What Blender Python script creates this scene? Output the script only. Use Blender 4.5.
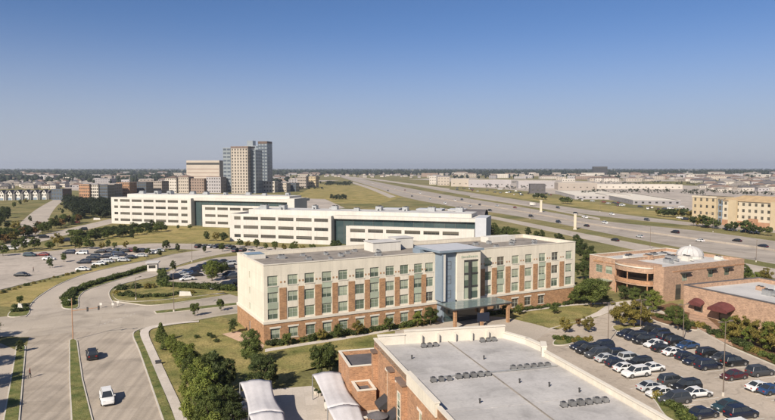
import bpy, bmesh, math, random
import numpy as np
from mathutils import Vector, Matrix
from mathutils.geometry import tessellate_polygon
R = math.radians
random.seed(7)
rng = np.random.default_rng(11)
for o in list(bpy.data.objects):
    bpy.data.objects.remove(o)
scene = bpy.context.scene
COL = scene.collection

# ------------------------------------------------------------------ camera
CAM_H, FPX = 35.0, 620.0                      # drone 35 m above ground
PITCH = math.atan(42.5 / FPX)
cam_d = bpy.data.cameras.new('camera')
cam_d.sensor_fit = 'HORIZONTAL'
cam_d.sensor_width = 36.0
cam_d.lens = FPX / 775.0 * 36.0
cam_d.clip_start = 0.5
cam_d.clip_end = 60000
cam = bpy.data.objects.new('camera', cam_d)
COL.objects.link(cam)
cam.location = (0, 0, CAM_H)
cam.rotation_euler = (math.pi / 2 - PITCH, 0, 0)
scene.camera = cam

# ------------------------------------------------------------------ sky, sun, exposure
SUN_ELEV = R(36)
SUN_TO = Vector((0.49, 0.872, 0)).normalized()     # direction the light travels on the ground
world = bpy.data.worlds.new('World')
scene.world = world
world.use_nodes = True
wn = world.node_tree.nodes
wl = world.node_tree.links
sky = wn.new('ShaderNodeTexSky')
sky.sky_type = 'NISHITA'
sky.sun_disc = False
sky.sun_elevation = SUN_ELEV
sky.sun_rotation = math.atan2(-SUN_TO.x, -SUN_TO.y)
sky.altitude = 2000
sky.air_density = 0.95
sky.dust_density = 3.6
sky.ozone_density = 9.0
hs = wn.new('ShaderNodeHueSaturation'); hs.inputs['Saturation'].default_value = 0.98
tint = wn.new('ShaderNodeMix'); tint.data_type = 'RGBA'; tint.blend_type = 'MULTIPLY'; tint.inputs[0].default_value = 1.0
tint.inputs[7].default_value = (0.96, 0.94, 0.93, 1)
wl.new(sky.outputs[0], hs.inputs['Color'])
wl.new(hs.outputs[0], tint.inputs[6])
# hazy lower air all round the horizon
tcw = wn.new('ShaderNodeTexCoord'); spw = wn.new('ShaderNodeSeparateXYZ'); wl.new(tcw.outputs['Generated'], spw.inputs[0])
mr = wn.new('ShaderNodeMapRange'); mr.interpolation_type = 'SMOOTHERSTEP'
mr.inputs[1].default_value = -0.05; mr.inputs[2].default_value = 0.27; mr.inputs[3].default_value = 0.95; mr.inputs[4].default_value = 0.0
wl.new(spw.outputs[2], mr.inputs[0])
hz_mix = wn.new('ShaderNodeMix'); hz_mix.data_type = 'RGBA'; hz_mix.inputs[7].default_value = (4.2, 4.4, 5.05, 1)
wl.new(mr.outputs[0], hz_mix.inputs[0]); wl.new(tint.outputs[2], hz_mix.inputs[6])
wl.new(hz_mix.outputs[2], wn['Background'].inputs[0])
wn['Background'].inputs[1].default_value = 0.066
sun_d = bpy.data.lights.new('sun', 'SUN')
sun_d.energy = 4.4
sun_d.angle = R(0.6)
sun_d.color = (1.0, 0.925, 0.815)
sun = bpy.data.objects.new('sun', sun_d)
COL.objects.link(sun)
sun.location = (-60, -80, 120)
_d = Vector((SUN_TO.x * math.cos(SUN_ELEV), SUN_TO.y * math.cos(SUN_ELEV), -math.sin(SUN_ELEV)))
sun.rotation_euler = _d.to_track_quat('-Z', 'Y').to_euler()
scene.view_settings.view_transform = 'Standard'
scene.view_settings.look = 'None'
scene.view_settings.gamma = 1.0
scene.view_settings.exposure = 0.72
scene.view_settings.use_curve_mapping = False
scene.render.engine = 'CYCLES'
scene.cycles.volume_bounces = 0
scene.cycles.max_bounces = 6

# ------------------------------------------------------------------ helpers
_c, _s = math.cos(PITCH), math.sin(PITCH)
def at(u, v, z=0.0):
    """ground position (at height z) of a point measured on the survey photograph"""
    a = (u - 387.5) / FPX
    b = (210 - v) / FPX
    dz = b * _c - _s
    t = (z - CAM_H) / dz
    return Vector((a * t, (_c + b * _s) * t, z))

class Frame:
    """a rotated site grid: local x along a facade, local y away from it"""
    def __init__(self, x, y, ang):
        self.o = Vector((x, y)); self.a = R(ang)
        self.u = Vector((math.cos(self.a), math.sin(self.a)))
        self.n = Vector((-self.u.y, self.u.x))
    def w(self, x, y, z=0.0):
        p = self.o + self.u * x + self.n * y
        return Vector((p.x, p.y, z))

def tag(o, label, cat, group=None):
    o['label'] = label; o['category'] = cat
    if group: o['group'] = group
    return o
def structure(o):
    o['kind'] = 'structure'; return o
def stuff(o, label=None, cat=None):
    o['kind'] = 'stuff'
    if label: o['label'] = label
    if cat: o['category'] = cat
    return o
def empty(name, loc=(0, 0, 0), rz=0.0, parent=None):
    o = bpy.data.objects.new(name, None)
    o.empty_display_size = 0.5
    COL.objects.link(o)
    o.location = loc; o.rotation_euler = (0, 0, rz); o.parent = parent
    return o
def inst(name, me, parent=None, loc=(0, 0, 0), rz=0.0, sc=None, mats=None):
    o = bpy.data.objects.new(name, me)
    COL.objects.link(o)
    o.location = loc; o.rotation_euler = (0, 0, rz); o.parent = parent
    if sc is not None: o.scale = sc if hasattr(sc, '__len__') else (sc, sc, sc)
    if mats:
        for i, m in enumerate(mats):
            if m is not None:
                o.material_slots[i].link = 'OBJECT'
                o.material_slots[i].material = m
    return o
def copy_tree(o, parent=None):
    c = o.copy(); COL.objects.link(c); c.parent = parent
    for ch in o.children:
        copy_tree(ch, c)
    return c

class MB:
    """collects faces; mesh() makes one mesh"""
    def __init__(self):
        self.v = []; self.f = []; self.m = []
    def face(self, pts, m=0):
        i = len(self.v); self.v += [tuple(p) for p in pts]
        self.f.append(tuple(range(i, i + len(pts)))); self.m.append(m)
    def box(self, x0, y0, z0, x1, y1, z1, m=0, top=None):
        i = len(self.v)
        self.v += [(x0, y0, z0), (x1, y0, z0), (x1, y1, z0), (x0, y1, z0), (x0, y0, z1), (x1, y0, z1), (x1, y1, z1), (x0, y1, z1)]
        for k, q in enumerate(((3, 2, 1, 0), (4, 5, 6, 7), (0, 1, 5, 4), (1, 2, 6, 5), (2, 3, 7, 6), (3, 0, 4, 7))):
            self.f.append(tuple(i + a for a in q)); self.m.append(top if (k == 1 and top is not None) else m)
        return self
    def prism(self, poly, z0, z1, m=0, top=None, cap=True, bottom=False):
        n = len(poly); i = len(self.v)
        area = sum(poly[k][0] * poly[(k + 1) % n][1] - poly[(k + 1) % n][0] * poly[k][1] for k in range(n))
        if area < 0: poly = list(reversed(poly))
        self.v += [(p[0], p[1], z0) for p in poly] + [(p[0], p[1], z1) for p in poly]
        for k in range(n):
            a, b = k, (k + 1) % n
            self.f.append((i + a, i + b, i + n + b, i + n + a)); self.m.append(m)
        tri = tessellate_polygon([[Vector((p[0], p[1], 0)) for p in poly]]) if cap else []
        for t in tri:
            a, b, c = t
            cr = (poly[b][0] - poly[a][0]) * (poly[c][1] - poly[a][1]) - (poly[c][0] - poly[a][0]) * (poly[b][1] - poly[a][1])
            if cr < 0: b, c = c, b
            self.f.append((i + n + a, i + n + b, i + n + c)); self.m.append(m if top is None else top)
            if bottom:
                self.f.append((i + c, i + b, i + a)); self.m.append(m)
        return self
    def cyl(self, x, y, z0, z1, r0, r1=None, n=10, m=0):
        r1 = r0 if r1 is None else r1
        i = len(self.v)
        for k in range(n):
            a = 2 * math.pi * k / n
            self.v.append((x + r0 * math.cos(a), y + r0 * math.sin(a), z0))
        for k in range(n):
            a = 2 * math.pi * k / n
            self.v.append((x + r1 * math.cos(a), y + r1 * math.sin(a), z1))
        for k in range(n):
            b = (k + 1) % n
            self.f.append((i + k, i + b, i + n + b, i + n + k)); self.m.append(m)
        self.f.append(tuple(i + n + k for k in range(n))); self.m.append(m)
        self.f.append(tuple(i + k for k in reversed(range(n)))); self.m.append(m)
        return self
    def tube(self, p0, p1, r0, r1=None, n=8, m=0):
        r1 = r0 if r1 is None else r1
        p0, p1 = Vector(p0), Vector(p1)
        d = (p1 - p0).normalized()
        a = d.orthogonal().normalized(); b = d.cross(a)
        i = len(self.v)
        for p, r in ((p0, r0), (p1, r1)):
            for k in range(n):
                t = 2 * math.pi * k / n
                q = p + a * (r * math.cos(t)) + b * (r * math.sin(t))
                self.v.append(tuple(q))
        for k in range(n):
            e = (k + 1) % n
            self.f.append((i + k, i + e, i + n + e, i + n + k)); self.m.append(m)
        self.f.append(tuple(i + n + k for k in range(n))); self.m.append(m)
        self.f.append(tuple(i + k for k in reversed(range(n)))); self.m.append(m)
        return self
    def mesh(self, name, mats, smooth=False):
        me = bpy.data.meshes.new(name)
        me.from_pydata(self.v, [], self.f)
        for m in (mats if isinstance(mats, (list, tuple)) else [mats]):
            me.materials.append(m)
        me.polygons.foreach_set('material_index', self.m)
        if smooth: me.polygons.foreach_set('use_smooth', [True] * len(self.f))
        me.update()
        return me
    def obj(self, name, mats, parent=None, loc=(0, 0, 0), rz=0.0, smooth=False):
        return inst(name, self.mesh(name, mats, smooth), parent, loc, rz)

def facade(mb, O, U, N, W, z0, z1, openings, m=0, depth=0.22, mr=None):
    """a wall plane with real openings and reveals; O,U,N 2D (origin, along, outward)"""
    mr = m if mr is None else mr
    xs = sorted(set([0.0, W] + [v for o in openings for v in (o[0], o[1])]))
    zs = sorted(set([z0, z1] + [v for o in openings for v in (o[2], o[3])]))
    P = lambda s, z, d=0.0: (O[0] + U[0] * s - N[0] * d, O[1] + U[1] * s - N[1] * d, z)
    flip = (U[0] * N[1] - U[1] * N[0]) > 0
    def F(pts, mm):
        mb.face(list(reversed(pts)) if flip else pts, mm)
    for j in range(len(zs) - 1):
        za, zb = zs[j], zs[j + 1]; zc = (za + zb) / 2
        if zb - za < 1e-5: continue
        run = None
        for i in range(len(xs) - 1):
            xa, xb = xs[i], xs[i + 1]
            if xb - xa < 1e-5: continue
            xc = (xa + xb) / 2
            hole = any(o[0] < xc < o[1] and o[2] < zc < o[3] for o in openings)
            if hole:
                if run is not None: F([P(run, za), P(xa, za), P(xa, zb), P(run, zb)], m); run = None
            elif run is None: run = xa
        if run is not None: F([P(run, za), P(xs[-1], za), P(xs[-1], zb), P(run, zb)], m)
    for (a, b, c, d) in openings:
        F([P(a, c), P(a, c, depth), P(a, d, depth), P(a, d)], mr)
        F([P(b, c, depth), P(b, c), P(b, d), P(b, d, depth)], mr)
        F([P(a, c), P(b, c), P(b, c, depth), P(a, c, depth)], mr)
        F([P(a, d, depth), P(b, d, depth), P(b, d), P(a, d)], mr)

def window_mesh(w, h, fm, nx=2, nz=1, t=0.06, d=0.08):
    """frame ring with mullions, origin bottom centre, facing -y"""
    mb = MB()
    mb.box(-w / 2, 0, 0, -w / 2 + t, d, h); mb.box(w / 2 - t, 0, 0, w / 2, d, h)
    mb.box(-w / 2 + t, 0, 0, w / 2 - t, d, t); mb.box(-w / 2 + t, 0, h - t, w / 2 - t, d, h)
    for k in range(1, nx):
        x = -w / 2 + w * k / nx
        mb.box(x - t / 2, 0.004, t, x + t / 2, d, h - t)
    for k in range(1, nz):
        z = h * k / nz
        mb.box(-w / 2 + t, 0.008, z - t / 2, w / 2 - t, d - 0.002, z + t / 2)
    return mb.mesh('window_frame', fm)
def pane_mesh(w, h, gm):
    mb = MB(); mb.box(-w / 2 + 0.02, 0.05, 0.02, w / 2 - 0.02, 0.07, h - 0.02)
    return mb.mesh('pane', gm)
_wc = {}
def add_window(parent, loc, rz, w, h, fm, gm, nx=2, nz=1, name='window', t=0.06):
    k = (round(w, 2), round(h, 2), fm.name, gm.name, nx, nz, t)
    if k not in _wc: _wc[k] = (window_mesh(w, h, fm, nx, nz, t), pane_mesh(w, h, gm))
    o = inst(name, _wc[k][0], parent, loc, rz)
    inst('pane', _wc[k][1], o)
    return o

# ------------------------------------------------------------------ materials
def mat(name, col, rough=0.85, var=0.12, scale=0.6, fine=8.0, finevar=0.08, bump=0.0, metal=0.0, spec=0.4, objvar=0.0, coords='world', stretch=None, col2=None, tone=0.5):
    m = bpy.data.materials.new(name); m.use_nodes = True
    nt = m.node_tree; n = nt.nodes; l = nt.links
    b = n['Principled BSDF']
    b.inputs['Roughness'].default_value = rough
    b.inputs['Metallic'].default_value = metal
    b.inputs['Specular IOR Level'].default_value = spec
    if coords == 'world':
        g = n.new('ShaderNodeNewGeometry'); src = g.outputs['Position']
    else:
        g = n.new('ShaderNodeTexCoord'); src = g.outputs['Object']
    if stretch:
        mp = n.new('ShaderNodeMapping'); mp.inputs['Scale'].default_value = stretch[:3]
        if len(stretch) > 3: mp.inputs['Rotation'].default_value = (0, 0, stretch[3])
        l.new(src, mp.inputs[0]); src2 = mp.outputs[0]
    else: src2 = src
    t1 = n.new('ShaderNodeTexNoise'); t1.inputs['Scale'].default_value = scale; t1.inputs['Detail'].default_value = 5
    t2 = n.new('ShaderNodeTexNoise'); t2.inputs['Scale'].default_value = fine; t2.inputs['Detail'].default_value = 3
    l.new(src2, t1.inputs['Vector']); l.new(src, t2.inputs['Vector'])
    mx = n.new('ShaderNodeMix'); mx.data_type = 'RGBA'
    rp = n.new('ShaderNodeMapRange'); rp.inputs[1].default_value = tone - 0.17; rp.inputs[2].default_value = tone + 0.17
    l.new(t1.outputs[0], rp.inputs[0]); l.new(rp.outputs[0], mx.inputs[0])
    c2 = col2 if col2 else tuple(min(1, c * (1 + var)) for c in col)
    c1 = col if col2 else tuple(c * (1 - var) for c in col)
    mx.inputs[6].default_value = (*c1, 1); mx.inputs[7].default_value = (*c2, 1)
    r2 = n.new('ShaderNodeMapRange'); r2.inputs[1].default_value = 0.25; r2.inputs[2].default_value = 0.75
    r2.inputs[3].default_value = 1 - finevar; r2.inputs[4].default_value = 1 + finevar
    l.new(t2.outputs[0], r2.inputs[0])
    val = r2.outputs[0]
    if objvar:
        oi = n.new('ShaderNodeObjectInfo')
        r3 = n.new('ShaderNodeMapRange'); r3.inputs[3].default_value = 1 - objvar; r3.inputs[4].default_value = 1 + objvar
        l.new(oi.outputs['Random'], r3.inputs[0])
        mu = n.new('ShaderNodeMath'); mu.operation = 'MULTIPLY'
        l.new(val, mu.inputs[0]); l.new(r3.outputs[0], mu.inputs[1]); val = mu.outputs[0]
    vm = n.new('ShaderNodeVectorMath'); vm.operation = 'SCALE'
    l.new(mx.outputs[2], vm.inputs[0]); l.new(val, vm.inputs[3])
    l.new(vm.outputs[0], b.inputs['Base Color'])
    if bump:
        bp = n.new('ShaderNodeBump'); bp.inputs['Strength'].default_value = bump; bp.inputs['Distance'].default_value = 0.1
        l.new(t2.outputs[0], bp.inputs['Height']); l.new(bp.outputs[0], b.inputs['Normal'])
    return m
def glass(name, c, c2, rough=0.06, spec=0.7, blind=None):
    """window glass seen from outside: dark, mirror-like; blinds behind differ window by window"""
    m = bpy.data.materials.new(name); m.use_nodes = True
    n = m.node_tree.nodes; l = m.node_tree.links; b = n['Principled BSDF']
    b.inputs['Roughness'].default_value = rough; b.inputs['Specular IOR Level'].default_value = spec
    oi = n.new('ShaderNodeObjectInfo')
    cr = n.new('ShaderNodeMix'); cr.data_type = 'RGBA'
    cr.inputs[6].default_value = (*c, 1); cr.inputs[7].default_value = (*c2, 1)
    l.new(oi.outputs['Random'], cr.inputs[0])
    out = cr.outputs[2]
    if blind:
        # roller blinds or curtains drawn to a different height behind each pane
        tc = n.new('ShaderNodeTexCoord'); sp = n.new('ShaderNodeSeparateXYZ'); l.new(tc.outputs['Generated'], sp.inputs[0])
        mu = n.new('ShaderNodeMath'); mu.operation = 'MULTIPLY'; mu.inputs[1].default_value = 7.31; l.new(oi.outputs['Random'], mu.inputs[0])
        fr = n.new('ShaderNodeMath'); fr.operation = 'FRACT'; l.new(mu.outputs[0], fr.inputs[0])
        gt = n.new('ShaderNodeMath'); gt.operation = 'GREATER_THAN'; l.new(sp.outputs[2], gt.inputs[0]); l.new(fr.outputs[0], gt.inputs[1])
        k = n.new('ShaderNodeMath'); k.operation = 'MULTIPLY'; k.inputs[1].default_value = 0.75; l.new(gt.outputs[0], k.inputs[0])
        m2 = n.new('ShaderNodeMix'); m2.data_type = 'RGBA'; m2.inputs[7].default_value = (*blind, 1)
        l.new(k.outputs[0], m2.inputs[0]); l.new(out, m2.inputs[6]); out = m2.outputs[2]
    l.new(out, b.inputs['Base Color'])
    return m
def leafmat(name, c1, c2, ov=0.25):
    m = bpy.data.materials.new(name); m.use_nodes = True
    n = m.node_tree.nodes; l = m.node_tree.links; b = n['Principled BSDF']
    b.inputs['Roughness'].default_value = 0.65; b.inputs['Specular IOR Level'].default_value = 0.25
    a = n.new('ShaderNodeAttribute'); a.attribute_name = 'tint'
    oi = n.new('ShaderNodeObjectInfo')
    mx = n.new('ShaderNodeMix'); mx.data_type = 'RGBA'
    mx.inputs[6].default_value = (*c1, 1); mx.inputs[7].default_value = (*c2, 1)
    l.new(a.outputs['Fac'], mx.inputs[0])
    r3 = n.new('ShaderNodeMapRange'); r3.inputs[3].default_value = 1 - ov; r3.inputs[4].default_value = 1 + ov
    l.new(oi.outputs['Random'], r3.inputs[0])
    vm = n.new('ShaderNodeVectorMath'); vm.operation = 'SCALE'
    l.new(mx.outputs[2], vm.inputs[0]); l.new(r3.outputs[0], vm.inputs[3])
    l.new(vm.outputs[0], b.inputs['Base Color'])
    tr = n.new('ShaderNodeBsdfTranslucent'); ms = n.new('ShaderNodeMixShader'); ms.inputs[0].default_value = 0.30
    l.new(vm.outputs[0], tr.inputs[0]); l.new(b.outputs[0], ms.inputs[1]); l.new(tr.outputs[0], ms.inputs[2])
    l.new(ms.outputs[0], n['Material Output'].inputs[0])
    return m
def concrete(name, col, ang, sl=4.5, sw=3.6, var=0.12, joint=0.82, streak=True):
    """slab paving: noise, wheel-path streaks along the road and thin sawn joints"""
    m = mat(name, col, 0.9, var, 0.05, 3.0, 0.10)
    n = m.node_tree.nodes; l = m.node_tree.links; b = n['Principled BSDF']
    g = n.new('ShaderNodeNewGeometry')
    mp = n.new('ShaderNodeMapping'); mp.inputs['Rotation'].default_value = (0, 0, -ang)
    l.new(g.outputs['Position'], mp.inputs[0])
    br = n.new('ShaderNodeTexBrick'); br.offset = 0.0
    br.inputs['Color1'].default_value = (1, 1, 1, 1); br.inputs['Color2'].default_value = (0.87, 0.865, 0.85, 1); br.inputs['Mortar'].default_value = (joint, joint, joint, 1)
    br.inputs['Scale'].default_value = 1.0; br.inputs['Mortar Size'].default_value = 0.05; br.inputs['Mortar Smooth'].default_value = 0.6
    br.inputs['Brick Width'].default_value = sl; br.inputs['Row Height'].default_value = sw
    l.new(mp.outputs[0], br.inputs['Vector'])
    old = b.inputs['Base Color'].links[0].from_socket
    mu = n.new('ShaderNodeMix'); mu.data_type = 'RGBA'; mu.blend_type = 'MULTIPLY'; mu.inputs[0].default_value = 1
    l.new(old, mu.inputs[6]); l.new(br.outputs[0], mu.inputs[7])
    out = mu.outputs[2]
    if streak:
        m2 = n.new('ShaderNodeMapping'); m2.inputs['Scale'].default_value = (0.02, 0.9, 1)
        l.new(mp.outputs[0], m2.inputs[0])
        t = n.new('ShaderNodeTexNoise'); t.inputs['Scale'].default_value = 1; t.inputs['Detail'].default_value = 3
        l.new(m2.outputs[0], t.inputs['Vector'])
        r = n.new('ShaderNodeMapRange'); r.inputs[1].default_value = 0.3; r.inputs[2].default_value = 0.7; r.inputs[3].default_value = 0.78; r.inputs[4].default_value = 1.08
        l.new(t.outputs[0], r.inputs[0])
        vm = n.new('ShaderNodeVectorMath'); vm.operation = 'SCALE'
        l.new(out, vm.inputs[0]); l.new(r.outputs[0], vm.inputs[3]); out = vm.outputs[0]
    l.new(out, b.inputs['Base Color'])
    return m

M = {}
M['grass'] = mat('grass', (0.112, 0.112, 0.040), 0.95, 0, 0.03, 1.4, 0.40, 0.5, col2=(0.240, 0.192, 0.085), spec=0.1)
M['lawn'] = mat('lawn', (0.108, 0.114, 0.034), 0.95, 0, 0.16, 2.8, 0.45, 0.7, col2=(0.255, 0.205, 0.080), spec=0.1, tone=0.47)
M['dry'] = mat('dry_lawn', (0.175, 0.155, 0.050), 0.95, 0, 0.07, 2.2, 0.30, 0.6, col2=(0.330, 0.250, 0.100), spec=0.1)
M['green'] = mat('green_verge', (0.080, 0.100, 0.030), 0.95, 0, 0.45, 5, 0.42, 0.8, col2=(0.185, 0.165, 0.062), spec=0.1)
M['mulch'] = mat('mulch', (0.150, 0.085, 0.045), 0.95, 0.25, 0.4, 5, 0.3, 0.5, spec=0.1)
M['road_boulevard'] = concrete('boulevard_concrete', (0.375, 0.312, 0.245), R(97), 4.6, 3.6)
M['road_cross'] = concrete('cross_concrete', (0.375, 0.316, 0.25), R(20), 4.6, 3.6, streak=False)
M['road'] = mat('road_concrete', (0.37, 0.312, 0.25), 0.9, 0.12, 0.06, 2.5, 0.1)
M['lot'] = concrete('lot_concrete', (0.385, 0.318, 0.25), R(25), 5.0, 4.5, streak=False, joint=0.87)
M['lot_far'] = mat('lot_far_concrete', (0.37, 0.312, 0.255), 0.9, 0.14, 0.03, 0.8, 0.12)
M['freeway'] = concrete('freeway_concrete', (0.36, 0.305, 0.25), R(118), 30, 3.7, streak=True, joint=0.9)
M['kerb'] = mat('kerb_concrete', (0.47, 0.42, 0.35), 0.9, 0.1, 0.5, 6, 0.1)
M['walk'] = concrete('sidewalk_concrete', (0.50, 0.435, 0.37), R(100), 1.8, 1.8, streak=False, joint=0.85)
M['paint'] = mat('road_paint', (0.62, 0.60, 0.55), 0.8, 0.15, 2, 9, 0.15)
M['cream'] = mat('cream_stucco', (0.63, 0.562, 0.452), 0.92, 0.04, 0.4, 5, 0.04)
M['trim'] = mat('pale_trim', (0.58, 0.52, 0.43), 0.9, 0.05, 0.7, 5, 0.05)
M['brick'] = mat('brick', (0.308, 0.172, 0.090), 0.92, 0.14, 1.2, 9, 0.16)
M['brick_tan'] = mat('tan_brick', (0.350, 0.225, 0.152), 0.92, 0.12, 1.0, 9, 0.14)
M['brick_or'] = mat('orange_brick', (0.335, 0.182, 0.100), 0.92, 0.14, 0.9, 9, 0.16)
def add_courses(m, c_mortar, bw=0.45, rh=0.16, k=0.55):
    """brick courses: each brick its own tone, pale mortar"""
    n = m.node_tree.nodes; l = m.node_tree.links; b = n['Principled BSDF']
    tc = n.new('ShaderNodeTexCoord'); sp = n.new('ShaderNodeSeparateXYZ'); l.new(tc.outputs['Object'], sp.inputs[0])
    ad = n.new('ShaderNodeMath'); ad.operation = 'ADD'; l.new(sp.outputs[0], ad.inputs[0]); l.new(sp.outputs[1], ad.inputs[1])
    cb = n.new('ShaderNodeCombineXYZ'); l.new(ad.outputs[0], cb.inputs[0]); l.new(sp.outputs[2], cb.inputs[1])
    br = n.new('ShaderNodeTexBrick'); br.inputs['Scale'].default_value = 1.0; br.inputs['Brick Width'].default_value = bw; br.inputs['Row Height'].default_value = rh
    br.inputs['Mortar Size'].default_value = 0.018; br.inputs['Color1'].default_value = (0.72, 0.70, 0.68, 1); br.inputs['Color2'].default_value = (1.22, 1.18, 1.12, 1); br.inputs['Mortar'].default_value = (1.25, 1.32, 1.35, 1)
    l.new(cb.outputs[0], br.inputs['Vector'])
    old = b.inputs['Base Color'].links[0].from_socket
    mu = n.new('ShaderNodeMix'); mu.data_type = 'RGBA'; mu.blend_type = 'MULTIPLY'; mu.inputs[0].default_value = 1
    l.new(old, mu.inputs[6]); l.new(br.outputs[0], mu.inputs[7]); l.new(mu.outputs[2], b.inputs['Base Color'])
for k_ in ('brick', 'brick_tan', 'brick_or'): add_courses(M[k_], None)
M['greyblue'] = mat('grey_blue_panel', (0.185, 0.225, 0.262), 0.6, 0.05, 0.6, 4, 0.04)
M['greylight'] = mat('pale_grey_panel', (0.42, 0.42, 0.43), 0.7, 0.05, 0.6, 4, 0.04)
M['white'] = mat('white_panel', (0.58, 0.54, 0.475), 0.85, 0.04, 0.3, 4, 0.04)
M['office'] = mat('office_precast', (0.53, 0.49, 0.43), 0.9, 0.05, 0.12, 3, 0.04)
M['membrane'] = mat('white_roof_membrane', (0.46, 0.435, 0.405), 0.85, 0.08, 0.15, 2, 0.05)
M['roof_grey'] = mat('grey_roof_membrane', (0.385, 0.360, 0.335), 0.9, 0.11, 0.22, 3.0, 0.07, col2=None)
M['roof_taupe'] = mat('taupe_gravel_roof', (0.215, 0.185, 0.155), 0.95, 0.14, 0.35, 6, 0.16)
M['roof_dark'] = mat('dark_roof', (0.095, 0.085, 0.085), 0.9, 0.15, 0.5, 4, 0.12)
M['roof_brown'] = mat('brown_roof', (0.16, 0.11, 0.085), 0.9, 0.15, 0.5, 4, 0.12, objvar=0.25)
M['steel'] = mat('galvanised_steel', (0.42, 0.42, 0.41), 0.45, 0.1, 1.0, 6, 0.08, metal=0.6)
M['darkmetal'] = mat('dark_metal', (0.045, 0.042, 0.040), 0.5, 0.1, 1.0, 6, 0.08)
M['pole'] = mat('bronze_pole', (0.16, 0.12, 0.09), 0.6, 0.1, 1.0, 6, 0.08)
M['frame'] = mat('pale_window_frame', (0.36, 0.37, 0.31), 0.6, 0.05, 1.0, 6, 0.05)
M['framedark'] = mat('dark_window_frame', (0.10, 0.09, 0.08), 0.6, 0.05, 1.0, 6, 0.05)
M['glass'] = glass('hotel_glass', (0.06, 0.08, 0.06), (0.24, 0.28, 0.20), blind=(0.40, 0.42, 0.31))
M['glass_dark'] = glass('dark_glass', (0.025, 0.026, 0.025), (0.085, 0.075, 0.06), blind=(0.13, 0.115, 0.09))
M['glass_teal'] = glass('teal_glass', (0.030, 0.052, 0.056), (0.055, 0.080, 0.078), spec=0.8)
M['glass_roof'] = glass('green_canopy_glass', (0.145, 0.180, 0.172), (0.15, 0.185, 0.178), 0.12, 0.7)
M['spandrel'] = mat('grey_green_spandrel', (0.33, 0.36, 0.27), 0.5, 0.05, 1, 6, 0.05, objvar=0.12)
M['maroon'] = mat('maroon_awning', (0.105, 0.030, 0.026), 0.9, 0.15, 1.2, 8, 0.12)
M['fabric'] = mat('shade_fabric', (0.50, 0.47, 0.46), 0.85, 0.05, 0.9, 5, 0.05)
M['bark'] = mat('bark', (0.11, 0.078, 0.052), 0.95, 0.2, 2, 12, 0.25, coords='obj')
def add_joints(m, w, h, k=0.80, streak=0.10):
    """panel joints and rain streaks on stucco and precast"""
    n = m.node_tree.nodes; l = m.node_tree.links; b = n['Principled BSDF']
    tc = n.new('ShaderNodeTexCoord'); sp = n.new('ShaderNodeSeparateXYZ'); l.new(tc.outputs['Object'], sp.inputs[0])
    ad = n.new('ShaderNodeMath'); ad.operation = 'ADD'; l.new(sp.outputs[0], ad.inputs[0]); l.new(sp.outputs[1], ad.inputs[1])
    cb = n.new('ShaderNodeCombineXYZ'); l.new(ad.outputs[0], cb.inputs[0]); l.new(sp.outputs[2], cb.inputs[1])
    br = n.new('ShaderNodeTexBrick'); br.offset = 0; br.inputs['Scale'].default_value = 1.0; br.inputs['Brick Width'].default_value = w; br.inputs['Row Height'].default_value = h
    br.inputs['Mortar Size'].default_value = 0.03; br.inputs['Color1'].default_value = (1, 1, 1, 1); br.inputs['Color2'].default_value = (0.95, 0.95, 0.95, 1); br.inputs['Mortar'].default_value = (k, k, k, 1)
    l.new(cb.outputs[0], br.inputs['Vector'])
    mp = n.new('ShaderNodeMapping'); mp.inputs['Scale'].default_value = (1.3, 0.12, 1); l.new(cb.outputs[0], mp.inputs[0])
    t = n.new('ShaderNodeTexNoise'); t.inputs['Scale'].default_value = 1; t.inputs['Detail'].default_value = 4; l.new(mp.outputs[0], t.inputs['Vector'])
    r = n.new('ShaderNodeMapRange'); r.inputs[1].default_value = .3; r.inputs[2].default_value = .7; r.inputs[3].default_value = 1 - streak; r.inputs[4].default_value = 1 + streak * .4; l.new(t.outputs[0], r.inputs[0])
    old = b.inputs['Base Color'].links[0].from_socket
    mu = n.new('ShaderNodeMix'); mu.data_type = 'RGBA'; mu.blend_type = 'MULTIPLY'; mu.inputs[0].default_value = 1
    l.new(old, mu.inputs[6]); l.new(br.outputs[0], mu.inputs[7])
    vm = n.new('ShaderNodeVectorMath'); vm.operation = 'SCALE'; l.new(mu.outputs[2], vm.inputs[0]); l.new(r.outputs[0], vm.inputs[3]); l.new(vm.outputs[0], b.inputs['Base Color'])
add_joints(M['cream'], 3.7, 3.35, .84, .10); add_joints(M['office'], 4.5, 4.0, .80, .10); add_joints(M['white'], 3.0, 3.0, .86, .10)
def stain(m, lo, hi, scale):
    n = m.node_tree.nodes; l = m.node_tree.links; b = n['Principled BSDF']
    g = n.new('ShaderNodeNewGeometry'); t = n.new('ShaderNodeTexNoise'); t.inputs['Scale'].default_value = scale; t.inputs['Detail'].default_value = 6; t.inputs['Distortion'].default_value = 1.2
    l.new(g.outputs['Position'], t.inputs['Vector'])
    r = n.new('ShaderNodeMapRange'); r.inputs[1].default_value = .52; r.inputs[2].default_value = .68; r.inputs[3].default_value = hi; r.inputs[4].default_value = lo; l.new(t.outputs[0], r.inputs[0])
    old = b.inputs['Base Color'].links[0].from_socket
    vm = n.new('ShaderNodeVectorMath'); vm.operation = 'SCALE'; l.new(old, vm.inputs[0]); l.new(r.outputs[0], vm.inputs[3]); l.new(vm.outputs[0], b.inputs['Base Color'])
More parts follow.
